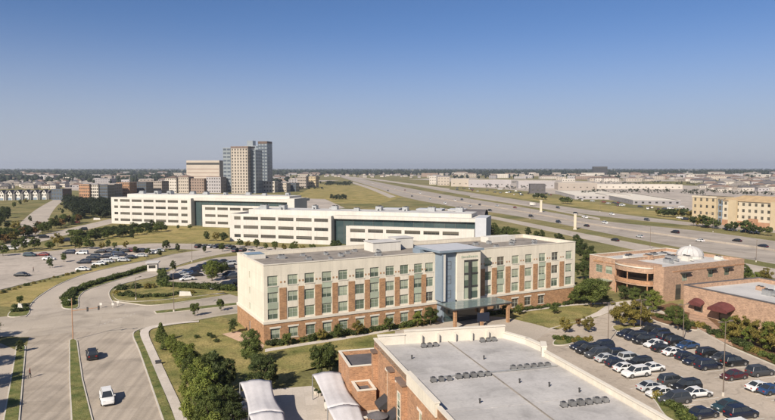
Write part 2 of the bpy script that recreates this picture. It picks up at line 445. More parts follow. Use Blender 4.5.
def add_seams(m, w, h, k):
    n = m.node_tree.nodes; l = m.node_tree.links; b = n['Principled BSDF']
    tc = n.new('ShaderNodeTexCoord'); br = n.new('ShaderNodeTexBrick'); br.inputs['Scale'].default_value = 1.0; br.inputs['Brick Width'].default_value = w; br.inputs['Row Height'].default_value = h
    br.inputs['Mortar Size'].default_value = 0.035; br.inputs['Color1'].default_value = (1, 1, 1, 1); br.inputs['Color2'].default_value = (0.93, 0.93, 0.94, 1); br.inputs['Mortar'].default_value = (k, k, k, 1)
    l.new(tc.outputs['Object'], br.inputs['Vector'])
    old = b.inputs['Base Color'].links[0].from_socket
    mu = n.new('ShaderNodeMix'); mu.data_type = 'RGBA'; mu.blend_type = 'MULTIPLY'; mu.inputs[0].default_value = 1
    l.new(old, mu.inputs[6]); l.new(br.outputs[0], mu.inputs[7]); l.new(mu.outputs[2], b.inputs['Base Color'])
add_seams(M['roof_grey'], 12.0, 1.9, .86); add_seams(M['membrane'], 15.0, 3.0, .88)
stain(M['lawn'], .70, 1.06, .35); stain(M['grass'], .72, 1.06, .05); stain(M['dry'], .74, 1.06, .25); stain(M['green'], .72, 1.06, .8)
stain(M['roof_grey'], .82, 1.04, .16); stain(M['roof_grey'], .90, 1.02, .9); stain(M['membrane'], .84, 1.03, .2); stain(M['roof_taupe'], .75, 1.05, .3)
for k_ in ('road_boulevard', 'road_cross', 'road', 'lot', 'lot_far', 'freeway'): stain(M[k_], .80, 1.03, .12 if k_ != 'lot' else .5)
M['leaf'] = leafmat('leaf_green', (0.042, 0.064, 0.014), (0.150, 0.168, 0.042))
M['leaf_dark'] = leafmat('leaf_dark', (0.030, 0.046, 0.014), (0.100, 0.116, 0.034))
M['leaf_far'] = leafmat('leaf_far', (0.018, 0.028, 0.014), (0.050, 0.060, 0.026))
M['leaf_bright'] = leafmat('leaf_bright', (0.078, 0.112, 0.018), (0.225, 0.235, 0.050))
M['leaf_olive'] = leafmat('leaf_olive', (0.110, 0.100, 0.020), (0.260, 0.200, 0.050))
M['leaf_rust'] = leafmat('leaf_rust', (0.11, 0.065, 0.022), (0.21, 0.12, 0.04))
M['tyre'] = mat('tyre_rubber', (0.022, 0.021, 0.020), 0.9, 0.1, 3, 12, 0.1)
M['rim'] = mat('wheel_rim', (0.42, 0.42, 0.42), 0.35, 0.05, 3, 12, 0.05, metal=0.8)
M['carglass'] = glass('car_glass', (0.016, 0.018, 0.020), (0.03, 0.034, 0.038), 0.04, 0.8)
M['headlamp'] = mat('headlamp_lens', (0.62, 0.62, 0.60), 0.15, 0.03, 3, 9, 0.03)
M['taillamp'] = mat('tail_lamp_lens', (0.28, 0.015, 0.012), 0.2, 0.03, 3, 9, 0.03)
def paint(name, c, metal=0.0):
    m = mat(name, c, 0.48, 0.02, 1, 6, 0.02, metal=metal, coords='obj')
    m.node_tree.nodes['Principled BSDF'].inputs['Coat Weight'].default_value = 0.25
    m.node_tree.nodes['Principled BSDF'].inputs['Coat Roughness'].default_value = 0.35
    return m
PAINT = {k: paint('paint_' + k, c) for k, c in dict(white=(0.62, 0.60, 0.57), black=(0.012, 0.012, 0.013), navy=(0.010, 0.014, 0.028), grey=(0.045, 0.047, 0.050), silver=(0.40, 0.40, 0.39), blue=(0.022, 0.050, 0.115), teal=(0.02, 0.045, 0.055), red=(0.16, 0.018, 0.014), maroon=(0.07, 0.014, 0.016), tan=(0.26, 0.22, 0.17)).items()}
# ------------------------------------------------------------------ terrain, roads, pavements
def catmull(pts, k=6, closed=False):
    n = len(pts); out = []
    rg = range(n if closed else n - 1)
    for i in rg:
        p0 = pts[(i - 1) % n] if (closed or i > 0) else pts[0]
        p1 = pts[i]; p2 = pts[(i + 1) % n]
        p3 = pts[(i + 2) % n] if (closed or i + 2 < n) else pts[-1]
        for j in range(k):
            t = j / k
            out.append(0.5 * ((2 * p1) + (p2 - p0) * t + (2 * p0 - 5 * p1 + 4 * p2 - p3) * t * t + (3 * p1 - p0 - 3 * p2 + p3) * t ** 3))
    if not closed: out.append(pts[-1])
    return out
def G(px, smooth=False, closed=False, k=6):
    w = [at(*p).to_2d() for p in px]
    return catmull(w, k, closed) if smooth else w
def sheet_mesh(poly, z, name, m):
    me = bpy.data.meshes.new(name)
    tri = tessellate_polygon([[Vector((p[0], p[1], 0)) for p in poly]])
    fs = []
    for a, b, c in tri:
        cr = (poly[b][0] - poly[a][0]) * (poly[c][1] - poly[a][1]) - (poly[c][0] - poly[a][0]) * (poly[b][1] - poly[a][1])
        if abs(cr) < 1e-7: continue
        fs.append((a, b, c) if cr > 0 else (a, c, b))
    me.from_pydata([(p[0], p[1], z) for p in poly], [], fs)
    me.materials.append(m)
    return me
def sheet(name, poly, z, m):
    return structure(inst(name, sheet_mesh(poly, z, name, m)))
def strip(name, up, lo, z, m, smooth=True):
    return sheet(name, G(up, smooth) + list(reversed(G(lo, smooth))), z, m)
def ribbon_mb(mb, pts, w, z0, z1, m=0):
    n = len(pts); L = []; Rr = []
    for i in range(n):
        d = (pts[min(i + 1, n - 1)] - pts[max(i - 1, 0)])
        if d.length < 1e-6: d = Vector((1, 0))
        d.normalize(); q = Vector((-d.y, d.x)) * (w / 2)
        L.append(pts[i] + q); Rr.append(pts[i] - q)
    i0 = len(mb.v)
    for i in range(n):
        mb.v += [(L[i].x, L[i].y, z0), (L[i].x, L[i].y, z1), (Rr[i].x, Rr[i].y, z1), (Rr[i].x, Rr[i].y, z0)]
    for i in range(n - 1):
        a = i0 + i * 4; b = a + 4
        for q in ((a, a + 1, b + 1, b), (a + 1, a + 2, b + 2, b + 1), (a + 2, a + 3, b + 3, b + 2)):
            mb.f.append(tuple(reversed(q))); mb.m.append(m)
def kerb(px, w=0.22, h=0.15, smooth=True):
    mb = MB(); ribbon_mb(mb, G(px, smooth), w, 0.0, h)
    return structure(mb.obj('kerb', M['kerb']))
def inset(poly, d):
    n = len(poly); out = []
    ar = sum(poly[k].x * poly[(k + 1) % n].y - poly[(k + 1) % n].x * poly[k].y for k in range(n))
    sg = 1 if ar > 0 else -1
    for k in range(n):
        a, b, c = poly[k - 1], poly[k], poly[(k + 1) % n]
        d1 = (b - a).normalized(); d2 = (c - b).normalized()
        n1 = Vector((-d1.y, d1.x)) * sg; n2 = Vector((-d2.y, d2.x)) * sg
        v = (n1 + n2)
        if v.length < 1e-4: v = n1
        v.normalize(); co = max(0.5, v.dot(n1))
        out.append(b + v * (d / co))
    return out
def island(px, gm, smooth=True, name='median', kw=0.2):
    p = G(px, smooth, closed=True, k=5) if smooth else G(px)
    o = structure(MB().prism(p, 0.0, 0.15).obj(name, M['kerb']))
    q = inset(p, kw)
    g = inst('grass_bed' if gm.name != 'mulch' else 'mulch_bed', sheet_mesh(q, 0.17, 'bed', gm), o)
    return o

# the ground, one sheet out to the horizon
gm = bpy.data.meshes.new('ground')
gv = [(0, 0, 0)]; gf = []
rings = [120, 400, 1200, 4000, 16000]; NS = 48
for r_ in rings:
    for k in range(NS):
        a = 2 * math.pi * k / NS
        gv.append((r_ * math.cos(a), r_ * math.sin(a), 0))
for k in range(NS): gf.append((0, 1 + k, 1 + (k + 1) % NS))
for j in range(len(rings) - 1):
    for k in range(NS):
        a = 1 + j * NS + k; b = 1 + j * NS + (k + 1) % NS
        gf.append((a, a + NS, b + NS, b))
gm.from_pydata(gv, [], gf); gm.materials.append(M['grass'])
structure(inst('ground', gm))

# boulevard and the cross street
sheet('boulevard', G([(10, 500), (20, 420), (25, 352), (30, 334), (60, 318), (150, 318), (137, 329), (133, 336), (140, 354), (163, 420), (190, 500)]), 0.012, M['road_boulevard'])
strip('cross_street', [(-80, 324), (0, 317), (30, 313), (63, 308), (112, 301), (160, 305), (236, 294), (320, 283)],
      [(-80, 348), (0, 337), (28, 337), (80, 332), (133, 332), (152, 326.5), (169, 325), (219, 316), (300, 306)], 0.016, M['road_cross'])
strip('entry_drive', [(26, 317), (30, 306), (40, 296), (60, 284), (86, 274), (120, 266), (147, 260.5), (175, 254), (215, 248)],
      [(113, 303), (109, 293), (117, 286), (137, 280.5), (156, 276), (172, 267.5), (200, 258.5), (240, 251)], 0.020, M['road'])
sheet('parking_lot', G([(-90, 304), (0, 290), (39, 280.5), (79, 271), (118, 261), (160, 252), (168, 247), (140, 246), (90, 247), (50, 251), (0, 254), (-90, 262)]), 0.012, M['lot_far'])
sheet('parking_lot', G([(165, 281), (163, 274), (178, 267), (215, 258), (242, 255), (270, 262), (250, 293), (205, 284)]), 0.012, M['lot_far'])
strip('campus_drive', [(110, 246), (150, 243.5), (190, 243.8), (235, 245), (300, 249), (380, 254), (470, 247)],
      [(140, 248), (160, 248.3), (190, 249.5), (235, 252), (300, 257), (380, 262), (470, 253)], 0.008, M['lot_far'])
strip('far_road', [(8, 236), (18, 225), (34, 211), (50, 201.5), (60, 197.5), (66, 195)],
      [(36, 236), (46, 226), (51, 214), (58, 205), (66, 199), (72, 196)], 0.010, M['road'])
strip('side_road', [(-40, 256), (0, 246), (28, 238.5), (71, 228), (110, 219)], [(-40, 262), (0, 251.5), (32, 244), (76, 232.5), (118, 222)], 0.014, M['road'])
# shaded service lane left of the boulevard
sheet('service_lane', G([(-120, 500), (-10, 500), (4, 420), (16, 350), (0, 343), (-100, 352)]), 0.010, M['road'])
# freeway
strip('freeway', [(980, 268), (775, 241), (700, 231), (600, 220.5), (550, 212), (500, 203.5), (450, 195.5), (400, 186.5), (370, 180.5), (345, 175.5), (334, 172.6)],
      [(980, 303), (775, 264), (677, 247), (600, 232), (550, 222), (500, 213.5), (450, 206), (400, 196), (370, 186), (345, 178.5), (328, 173.2)], 0.012, M['freeway'])
strip('frontage_road', [(980, 254), (775, 228.5), (692, 222.5), (600, 211.5), (550, 204.5), (500, 197), (450, 189.5), (410, 183.2)],
      [(980, 260), (775, 233), (700, 226.5), (600, 216), (550, 208.5), (500, 200.5), (450, 192.5), (410, 185)], 0.010, M['freeway'])
strip('frontage_road', [(880, 288), (700, 255), (640, 244), (600, 236.5), (550, 227), (500, 217.5), (440, 207.5)],
      [(860, 296), (700, 263), (640, 251), (600, 242.5), (550, 231.5), (500, 220.5), (440, 209.5)], 0.010, M['road'])
strip('slip_road', [(352, 181.5), (372, 187.5), (396, 196.5)], [(349, 182.2), (368, 188.6), (390, 198)], 0.014, M['road'])
strip('slip_road', [(340, 176), (372, 178.6), (410, 183.5), (450, 188.6)], [(338, 176.6), (370, 179.6), (408, 184.8), (448, 190)], 0.016, M['road'])
strip('slip_road', [(470, 196), (540, 206.5), (600, 218)], [(470, 197.2), (540, 208.2), (600, 220)], 0.016, M['road'])
# concrete barrier in the middle of the freeway
mb = MB()
mid = G([(980, 285), (775, 251), (688, 238.5), (600, 226), (550, 216.8), (500, 208.3), (450, 200.5), (400, 191), (370, 183.1), (345, 177)], True)
ribbon_mb(mb, mid, 0.5, 0, 0.8)
tag(mb.obj('barrier', M['road']), 'long low concrete barrier down the middle of the freeway', 'barrier')
# paved lots of the shops beyond the freeway
sheet('retail_lot', G([(455, 186), (520, 190.5), (600, 199), (692, 210), (700, 222), (780, 228), (900, 235), (900, 200), (700, 186), (560, 180), (450, 179)]), 0.006, M['lot_far'])
sheet('retail_field', G([(470, 190), (520, 193.5), (600, 204), (690, 216), (690, 221.5), (600, 210), (550, 203), (500, 195.5), (455, 189)]), 0.008, M['dry'])
sheet('campus_lawn', G([(100, 244), (115, 232), (150, 226), (228, 228), (229, 243), (190, 242.5), (150, 242), (120, 246)]), 0.006, M['dry'])
sheet('far_field', G([(318, 184), (372, 186), (402, 197), (380, 204), (330, 203), (295, 196)]), 0.006, M['dry'])
sheet('far_lot', G([(285, 198), (325, 199), (345, 208), (300, 212), (270, 206)]), 0.010, M['lot_far'])
sheet('far_lot', G([(60, 181), (160, 179), (230, 181), (230, 190), (110, 192), (66, 190)]), 0.006, M['lot_far'])
# hotel grounds
sheet('hotel_lawn', G([(150, 330), (160, 327), (222, 317), (240, 322), (264, 345), (440, 323), (600, 300), (640, 302), (600, 318), (560, 329), (470, 318), (300, 372), (255, 400), (230, 470), (195, 470)]), 0.006, M['lawn'])
HW = at
strip('hotel_driveway', [(395, 331), (430, 324), (462, 317), (500, 317), (530, 323), (560, 330), (585, 327)], [(395, 345), (430, 345), (465, 345), (500, 345), (525, 345), (550, 352), (600, 340)], 0.010, M['road'])
strip('footpath', [(265, 349), (300, 343.5), (350, 336), (400, 327.5)], [(265, 352), (300, 346.2), (350, 338.4), (400, 329.6)], 0.012, M['walk'])
strip('footpath', [(496, 312.5), (530, 309.5), (570, 304.5), (612, 302)], [(496, 314.2), (530, 311), (570, 305.8), (612, 303.6)], 0.012, M['walk'])
sheet('terrace', G([(222, 334), (238, 331), (264, 345), (263, 351), (243, 343)]), 0.012, M['brick_tan'])
strip('sidewalk', [(199, 321), (176, 323), (158, 325.5), (146, 328), (140, 334), (147, 352), (158, 378), (175, 420), (197, 500)],
      [(199, 322.4), (178, 324.4), (163, 326.8), (151, 330), (149, 336), (156, 352), (168, 378), (187, 420), (212, 500)], 0.14, M['walk'])
sheet('verge', G([(139, 330), (133, 335), (140, 353), (163, 420), (190, 500), (197, 500), (175, 420), (158, 378), (147, 352), (140.5, 335)]), 0.13, M['green'])
kerb([(152, 327), (140, 329.5), (133, 335), (140, 353), (163, 420), (190, 500)])
kerb([(152, 326.7), (169, 325), (219, 316), (240, 313)])
kerb([(112, 301), (130, 303.5), (160, 305), (236, 294)])
kerb([(0, 290), (39, 280.5), (79, 271), (118, 261), (160, 252)])
kerb([(26, 317), (30, 306), (40, 296), (60, 284), (86, 274), (120, 266), (147, 260.5), (175, 254)])
kerb([(113, 303), (109, 293), (117, 286), (137, 280.5), (156, 276), (172, 267.5), (200, 258.5)])
# medians and planted islands
island([(69, 341), (73, 338.8), (77.4, 341), (83, 380), (93, 420), (118, 500), (76, 500), (70.8, 420), (69, 380)], M['green'], False)
island([(16, 347), (21, 343), (26, 347), (25, 360), (20, 420), (14, 500), (-10, 500), (3, 420), (13, 365)], M['green'], False, name='verge')
island([(154, 311.6), (200, 306.6), (238, 303), (290, 298), (290, 300.6), (238, 305.4), (200, 309.6), (156, 314.2)], M['green'], False)
island([(63, 308.5), (62, 302), (66, 295), (80, 287), (100, 280), (125, 274), (148, 268), (150, 270.3), (125, 278), (104, 284.5), (86, 291), (79, 298), (78, 308)], M['green'])
island([(8, 317), (13, 309), (22, 304), (29, 305), (28, 315)], M['green'])
island([(113, 296), (116, 289), (135, 283.5), (158, 280), (176, 284), (206, 288), (240, 297), (236, 292), (200, 296), (150, 301), (122, 301)], M['lawn'])
sheet('verge', G([(0, 306), (0, 292), (39, 282.5), (79, 273), (118, 263), (146, 256), (146, 259.6), (118, 265.6), (86, 273), (60, 282.5), (38, 295.5), (27, 306), (10, 307)]), 0.012, M['dry'])
sheet('verge', G([(160, 304), (236, 293), (300, 285), (300, 280), (240, 286), (206, 289), (150, 301.5)]), 0.012, M['lawn'])
# foreground lot right
sheet('parking_lot', G([(520, 352), (545, 334), (566, 327), (598, 317), (622, 308), (652, 306), (690, 324), (728, 345), (775, 365), (920, 430), (1000, 520), (620, 520), (548, 360)]), 0.014, M['lot'])
kerb([(640, 308), (655, 309), (690, 325), (728, 346), (775, 366), (900, 425)], 0.25, 0.16, False)
sheet('planting_bed', G([(655, 307.5), (690, 323.5), (728, 344.5), (775, 364.5), (900, 423), (900, 405), (775, 345), (735, 330), (700, 312), (672, 303)]), 0.10, M['mulch'])
sheet('entrance_walk', G([(690, 312), (700, 312), (728, 336), (733, 347), (722, 342), (700, 330), (688, 322)]), 0.12, M['brick_tan'])
sheet('plaza_walk', G([(547, 331), (556, 327), (600, 316), (618, 309), (640, 303), (640, 299), (610, 303), (597, 312), (575, 322), (550, 328)]), 0.018, M['walk'])
island([(553, 345), (557, 339), (575, 337.5), (590, 339.5), (590, 343), (577, 342.5), (565, 345.5)], M['green'])
island([(612, 327.5), (618, 325.5), (640, 325), (642, 327.5), (628, 329), (618, 332)], M['lawn'])
island([(650, 318), (656, 313.5), (672, 317), (695, 326.5), (697, 330.5), (680, 328), (660, 323)], M['mulch'])
island([(648, 392), (655, 390.5), (664, 398), (690, 420), (760, 480), (730, 480), (668, 420), (656, 404)], M['green'], name='planting_strip')
# patio under the shade sails
sheet('patio', G([(232, 392), (312, 386), (322, 394), (345, 402), (400, 470), (225, 470)]), 0.016, M['walk'])
# painted lines on the roads: stop bars and lane dashes on the boulevard
mb = MB()
def dash(a, b, w):
    d = (b - a).normalized(); q = Vector((-d.y, d.x)) * w / 2
    mb.face([(*(a + q), 0.024), (*(a - q), 0.024), (*(b - q), 0.024), (*(b + q), 0.024)])
for line in ([(100, 325), (134, 314)],):
    a, b = G(line); L = (b - a).length; d = (b - a).normalized(); s = 0.0
    while s < L:
        dash(a + d * s, a + d * (s + 0.5), 0.12); s += 1.2
structure(mb.obj('lane_markings', M['paint']))

# pale lots and streets scattered among the far woods
rq = random.Random(8)
for k in range(46):
    px, y = rq.uniform(-20, 800), 172.8 + 9 * rq.random() ** 1.4
    if 318 < px < 430 and y > 175: continue
    if px < 70 and y > 178: continue
    p = at(px, y).to_2d(); w = rq.uniform(40, 150); d = rq.uniform(30, 110) * (1 + p.y / 2500); a = R(rq.uniform(-20, 15))
    u = Vector((math.cos(a), math.sin(a))) * w; n_ = Vector((-math.sin(a), math.cos(a))) * d
    sheet('far_lot', [p - u - n_, p + u - n_, p + u + n_, p - u + n_], 0.01 + k * 0.004, M['lot_far'])
# ------------------------------------------------------------------ the hotel
def roof_with_parapet(mb_wall, x0, y0, x1, y1, zr, zt, t=0.3, m=0):
    """inner faces and coping body of a parapet"""
    mb_wall.box(x0, y0, zr, x1, y0 + t, zt, m); mb_wall.box(x0, y1 - t, zr, x1, y1, zt, m)
    mb_wall.box(x0, y0 + t, zr, x0 + t, y1 - t, zt, m); mb_wall.box(x1 - t, y0 + t, zr, x1, y1 - t, zt, m)
def coping(x0, y0, x1, y1, z, parent, m, o=0.08, t=0.42, h=0.14, name='coping'):
    mb = MB()
    a, b, c, d = x0 - o, y0 - o, x1 + o, y1 + o
    mb.box(a, b, z, c, b + t, z + h); mb.box(a, d - t, z, c, d, z + h)
    mb.box(a, b + t, z, a + t, d - t, z + h); mb.box(c - t, b + t, z, c, d - t, z + h)
    return mb.obj(name, m, parent)

HF = Frame(-24.45, 121.2, 28)
HL, HD, HT = 83.0, 20.4, 15.7
hotel = empty('hotel', HF.w(0, 0), HF.a)
tag(hotel, 'long four-storey cream hotel with brick piers, brick ground floor and grey-blue entrance tower', 'hotel')
winL = [1.8, 6.0, 9.6, 13.4, 17.1, 21.0, 24.5, 28.3, 31.9, 35.5, 38.4]
winR = [54.9, 58.7, 63.2, 67.4, 71.8, 76.0, 80.8]
WW = 2.12
rowz = [4.75, 8.1, 11.45]; WH = 2.05
op = [(x - WW / 2, x + WW / 2, z, z + WH) for x in winL + winR for z in rowz]
mb = MB()
facade(mb, (0, 0), (1, 0), (0, -1), HL, 4.0, HT, op, 0)
endw = [(9.6, 10.5, z + 0.1, z + 1.6) for z in rowz]
facade(mb, (0, HD), (0, -1), (-1, 0), HD, 4.0, HT, endw, 0)
facade(mb, (HL, 0), (0, 1), (1, 0), HD, 4.0, HT, [], 0)
facade(mb, (HL, HD), (-1, 0), (0, 1), HL, 4.0, HT, [], 0)
roof_with_parapet(mb, 0.01, 0.01, HL - 0.01, HD - 0.01, 14.8, HT - 0.005, 0.3)
mb.obj('wall', M['cream'], hotel)
mb = MB(); mb.box(0.31, 0.31, 14.5, HL - 0.31, HD - 0.31, 14.85); mb.obj('roof', M['roof_taupe'], hotel)
coping(0, 0, HL, HD, HT, hotel, M['trim'])
# brick ground floor, proud of the stucco
mb = MB(); B = 0.12
gop = []
gw = [2.2, 6.0, 9.7, 13.4, 17.1, 21.0, 24.5, 28.3, 31.9, 35.5]
gr = [63.2, 67.2, 71.6, 57.6]
for x in gw + gr: gop.append((x - 1.0, x + 1.0, 0.75, 2.85))
facade(mb, (-B, -B), (1, 0), (0, -1), HL + 2 * B, -0.2, 3.9, [(a + B, b + B, c, d) for a, b, c, d in gop], 0, 0.32)
facade(mb, (-B, HD + B), (0, -1), (-1, 0), HD + 2 * B, -0.2, 3.9, [(9.4, 10.6, 0.1, 2.4)], 0, 0.3)
facade(mb, (HL + B, -B), (0, 1), (1, 0), HD + 2 * B, -0.2, 3.9, [], 0)
facade(mb, (HL + B, HD + B), (-1, 0), (0, 1), HL + 2 * B, -0.2, 3.9, [], 0)
mb.obj('brick_base', M['brick'], hotel)
mb = MB(); e = 0.24
for (a, b, c, d) in ((-e, -e, HL + e, 0.02), (-e, HD - 0.02, HL + e, HD + e), (-e, 0.02, 0.02, HD - 0.02), (HL - 0.02, 0.02, HL + e, HD - 0.02)):
    mb.box(a, b, 3.9, c, d, 4.45)
mb.obj('band', M['trim'], hotel)
for x in gw + gr:
    add_window(hotel, (x, 0.06, 0.75), 0, 2.0, 2.1, M['frame'], M['glass'] if x < 50 else M['glass_dark'], 2, 2)
    MB().box(x - 1.15, -B - 0.06, 2.86, x + 1.15, 0.0, 3.22).obj('lintel', M['trim'], hotel)
    MB().box(x - 1.1, -B - 0.08, 0.62, x + 1.1, 0.0, 0.745).obj('sill', M['trim'], hotel)
for i, x in enumerate(winL + winR):
    for j, z in enumerate(rowz):
        dk = (x, j) in ((58.7, 2), (76.0, 2), (76.0, 1), (38.4, 0))
        add_window(hotel, (x, 0.13, z), 0, WW, WH, M['frame'], M['glass_dark'] if dk else M['glass'], 2, 2)
    for z in (6.85, 10.2):        # spandrel panels between storeys
        MB().box(x - WW / 2, -0.03, z, x + WW / 2, 0.1, z + 1.25).obj('spandrel_panel', M['cream'] if (i % 3) else M['spandrel'], hotel)
    MB().box(x - WW / 2 - 0.06, -0.1, 11.31, x + WW / 2 + 0.06, 0.05, 11.44).obj('sill', M['trim'], hotel)
def piers(ws):
    for a, b in zip(ws[:-1], ws[1:]):
        xc = (a + b) / 2; w = 1.45 if (b - a) > 3.75 else 1.2
        MB().box(xc - w / 2, -0.10, 4.46, xc + w / 2, 0.05, 10.95).obj('brick_pier', M['brick'], hotel)
        for k in (-0.38, 0.38):
            MB().box(xc + k - 0.16, -0.05, 11.95, xc + k + 0.16, 0.05, 12.3).obj('vent', M['brick'], hotel)
piers(winL); piers([51.9] + winR)
for z in rowz:
    add_window(hotel, (0.13, HD - 10.05, z + 0.1), R(-90), 0.9, 1.5, M['frame'], M['glass'], 1, 2)
d_ = MB(); d_.box(0.1, HD - 10.5, 0.0, 0.16, HD - 9.3, 2.4); d_.obj('door', M['greyblue'], hotel)
# entrance tower
TX0, TX1, TY, TT = 40.0, 50.6, -2.8, 16.0
mb = MB()
mb.box(TX0, TY, 4.9, TX0 + 0.45, 8.0, TT)                                  # left cheek
mb.box(TX0 + 0.45, TY + 0.6, 0, 44.1, 8.0, TT)                             # grey panel
mb.obj('tower_wall', M['greyblue'], hotel)
MB().box(TX0 + 0.45, TY - 0.05, 4.9, TX0 + 0.95, TY + 0.6, TT - 0.5).obj('white_fin', M['white'], hotel)
mb = MB()
sop = [(46.0 - 44.1, 50.0 - 44.1, 4.9, 13.9)]
facade(mb, (44.1, TY), (1, 0), (0, -1), 6.5, 0.0, TT, sop, 0, 0.35)
facade(mb, (TX1, TY), (0, 1), (1, 0), 2.78, 0.0, TT, [], 0)
mb.box(44.1, TY + 0.02, 4.9, 44.12, TY + 0.6, TT)
mb.obj('stair_wall', M['cream'], hotel)
cw = MB()
for k in range(3):
    cw.box(46.0, TY + 0.05, 4.9 + 3 * k + 2.62, 50.0, TY + 0.3, 4.9 + 3 * k + 3.0)
cw.box(47.3, TY - 0.12, 4.9, 48.0, TY + 0.22, 13.9)
cw.obj('curtain_wall_frame', M['darkmetal'], hotel)
for k in range(3):
    for (a, b) in ((46.0, 47.3), (48.0, 50.0)):
        MB().box(a, TY + 0.16, 4.9 + 3 * k, b, TY + 0.2, 4.9 + 3 * k + 2.62).obj('pane', M['glass'], hotel)
for k in range(3):
    add_window(hotel, (42.3, TY + 0.56, 5.4 + 3.3 * k), 0, 1.1, 1.8, M['framedark'], M['glass_dark'] if k != 1 else M['glass'], 1, 2)
MB().box(41.0, TY + 0.5, 0.05, 44.0, TY + 0.58, 3.6).obj('pane', M['glass_teal'], hotel)
mb = MB(); mb.box(39.2, -3.1, TT - 0.05, 51.4, 8.0, TT + 0.42, 0)
mb.obj('tower_cornice', M['greyblue'], hotel)
MB().box(39.4, -2.9, TT + 0.424, 51.2, 7.8, TT + .46).obj('tower_roof', M['greylight'], hotel)
MB().box(38.7, 4.5, 14.86, 51.7, 7.9, TT - 0.06).obj('tower_upper_wall', M['greyblue'], hotel)
# small gold sign letters on the tower, too small to read in the photograph
for k in range(9):
    h_ = 0.5 if k in (0, 4) else 0.36
    MB().box(45.2 + k * 0.52, TY - 0.06, 14.45, 45.2 + k * 0.52 + 0.34, TY, 14.45 + h_).obj('sign_letter', M['spandrel'], hotel)
# glass entrance canopy
can = MB()
can.box(38.6, -9.6, 4.35, 54.6, -2.75, 4.6)
can.obj('canopy_frame', M['darkmetal'], hotel)
for i in range(5):
    for j in range(3):
        MB().box(38.75 + i * 3.17, -9.45 + j * 2.24, 4.61, 38.75 + i * 3.17 + 3.05, -9.45 + j * 2.24 + 2.12, 4.66).obj('canopy_pane', M['glass_roof'], hotel)
for x in (39.4, 46.5, 53.8):
    MB().box(x - 0.3, -9.3, 0, x + 0.3, -8.7, 4.35).obj('canopy_post', M['brick'], hotel)
mb = MB(); mb.box(44.12, TY - 0.3, 0.0, 50.6, TY - 0.02, 4.3); mb.obj('entrance_door', M['glass_dark'], hotel)
# roof plant
def hvac_mesh():
    mb = MB(); mb.box(-1, -0.8, 0, 1, 0.8, 1.1, 0); mb.box(-1.05, -0.85, 1.1, 1.05, 0.85, 1.16, 0)
    mb.cyl(-0.4, 0, 1.16, 1.34, 0.5, 0.5, 12, 1); mb.box(0.4, -0.3, 1.16, 0.85, 0.3, 1.4, 1)
    mb.box(-1.9, -0.2, 0.2, -1.0, 0.2, 0.6, 0)
    return mb.mesh('rooftop_unit', [M['steel'], M['darkmetal']])
HV = hvac_mesh()
def rooftop_unit(fr, x, y, z, s, label, group, rz=0.0, tint=None):
    o = inst('rooftop_unit', HV, None, fr.w(x, y, z), fr.a + rz, s, [tint, None] if tint else None)
    return tag(o, label, 'rooftop unit', group)
random.seed(3)
for x, y, s in ((8, 13, 0.7), (12.5, 8, 0.55), (19, 14, 0.5), (21, 10, 0.6), (24, 13, 0.5), (29, 7, 0.6), (31.5, 12, 0.55), (56, 9, .6), (60, 12, .6), (62, 6, .55), (65, 13, .6), (68.5, 8, .55), (72, 12, .6), (74.5, 6, .5), (78, 10, .55), (13.5, 14.5, .45), (17, 6.5, .45), (27, 15.5, .5)):
    rooftop_unit(HF, x, y, 14.85, s, 'small grey air handler on the hotel roof %s' % ('between end wall and penthouses' if x < 36 else 'beyond the entrance tower'), 'air handlers %s' % ('by the end wall' if x < 36 else 'beyond the tower'), random.choice((0, 1.57)))
for x, y, w, d, h in ((30.5, 12.5, 7.5, 5, 2.2), (38.0, 15, 5, 4, 2.6)):
    o = empty('roof_penthouse', HF.w(x, y, 14.85), HF.a)
    tag(o, 'white equipment penthouse on the hotel roof %s' % ('beside the entrance tower' if x > 35 else 'with a low white roof behind the parapet'), 'penthouse')
    MB().box(0, 0, 0, w, d, h).obj('wall', M['white'], o); MB().box(-.15, -.15, h, w + .15, d + .15, h + .15).obj('roof', M['membrane'], o)
o = tag(empty('roof_penthouse', HF.w(0.8, 15.0, 14.85), HF.a), 'low pale blue-white skylight box at the hotel roof\'s end wall', 'skylight')
MB().box(0, 0, 0, 4.2, 4.2, 0.9).obj('kerb_wall', M['white'], o); MB().box(.2, .2, 0.9, 4.0, 4.0, 1.05).obj('glazing', M['glass_roof'], o)
o = tag(empty('roof_penthouse', HF.w(66, 14.5, 14.85), HF.a), 'pale screened plant enclosure towards the far end of the hotel roof', 'penthouse')
MB().box(0, 0, 0, 9, 3.5, 1.5).obj('screen_wall', M['white'], o)

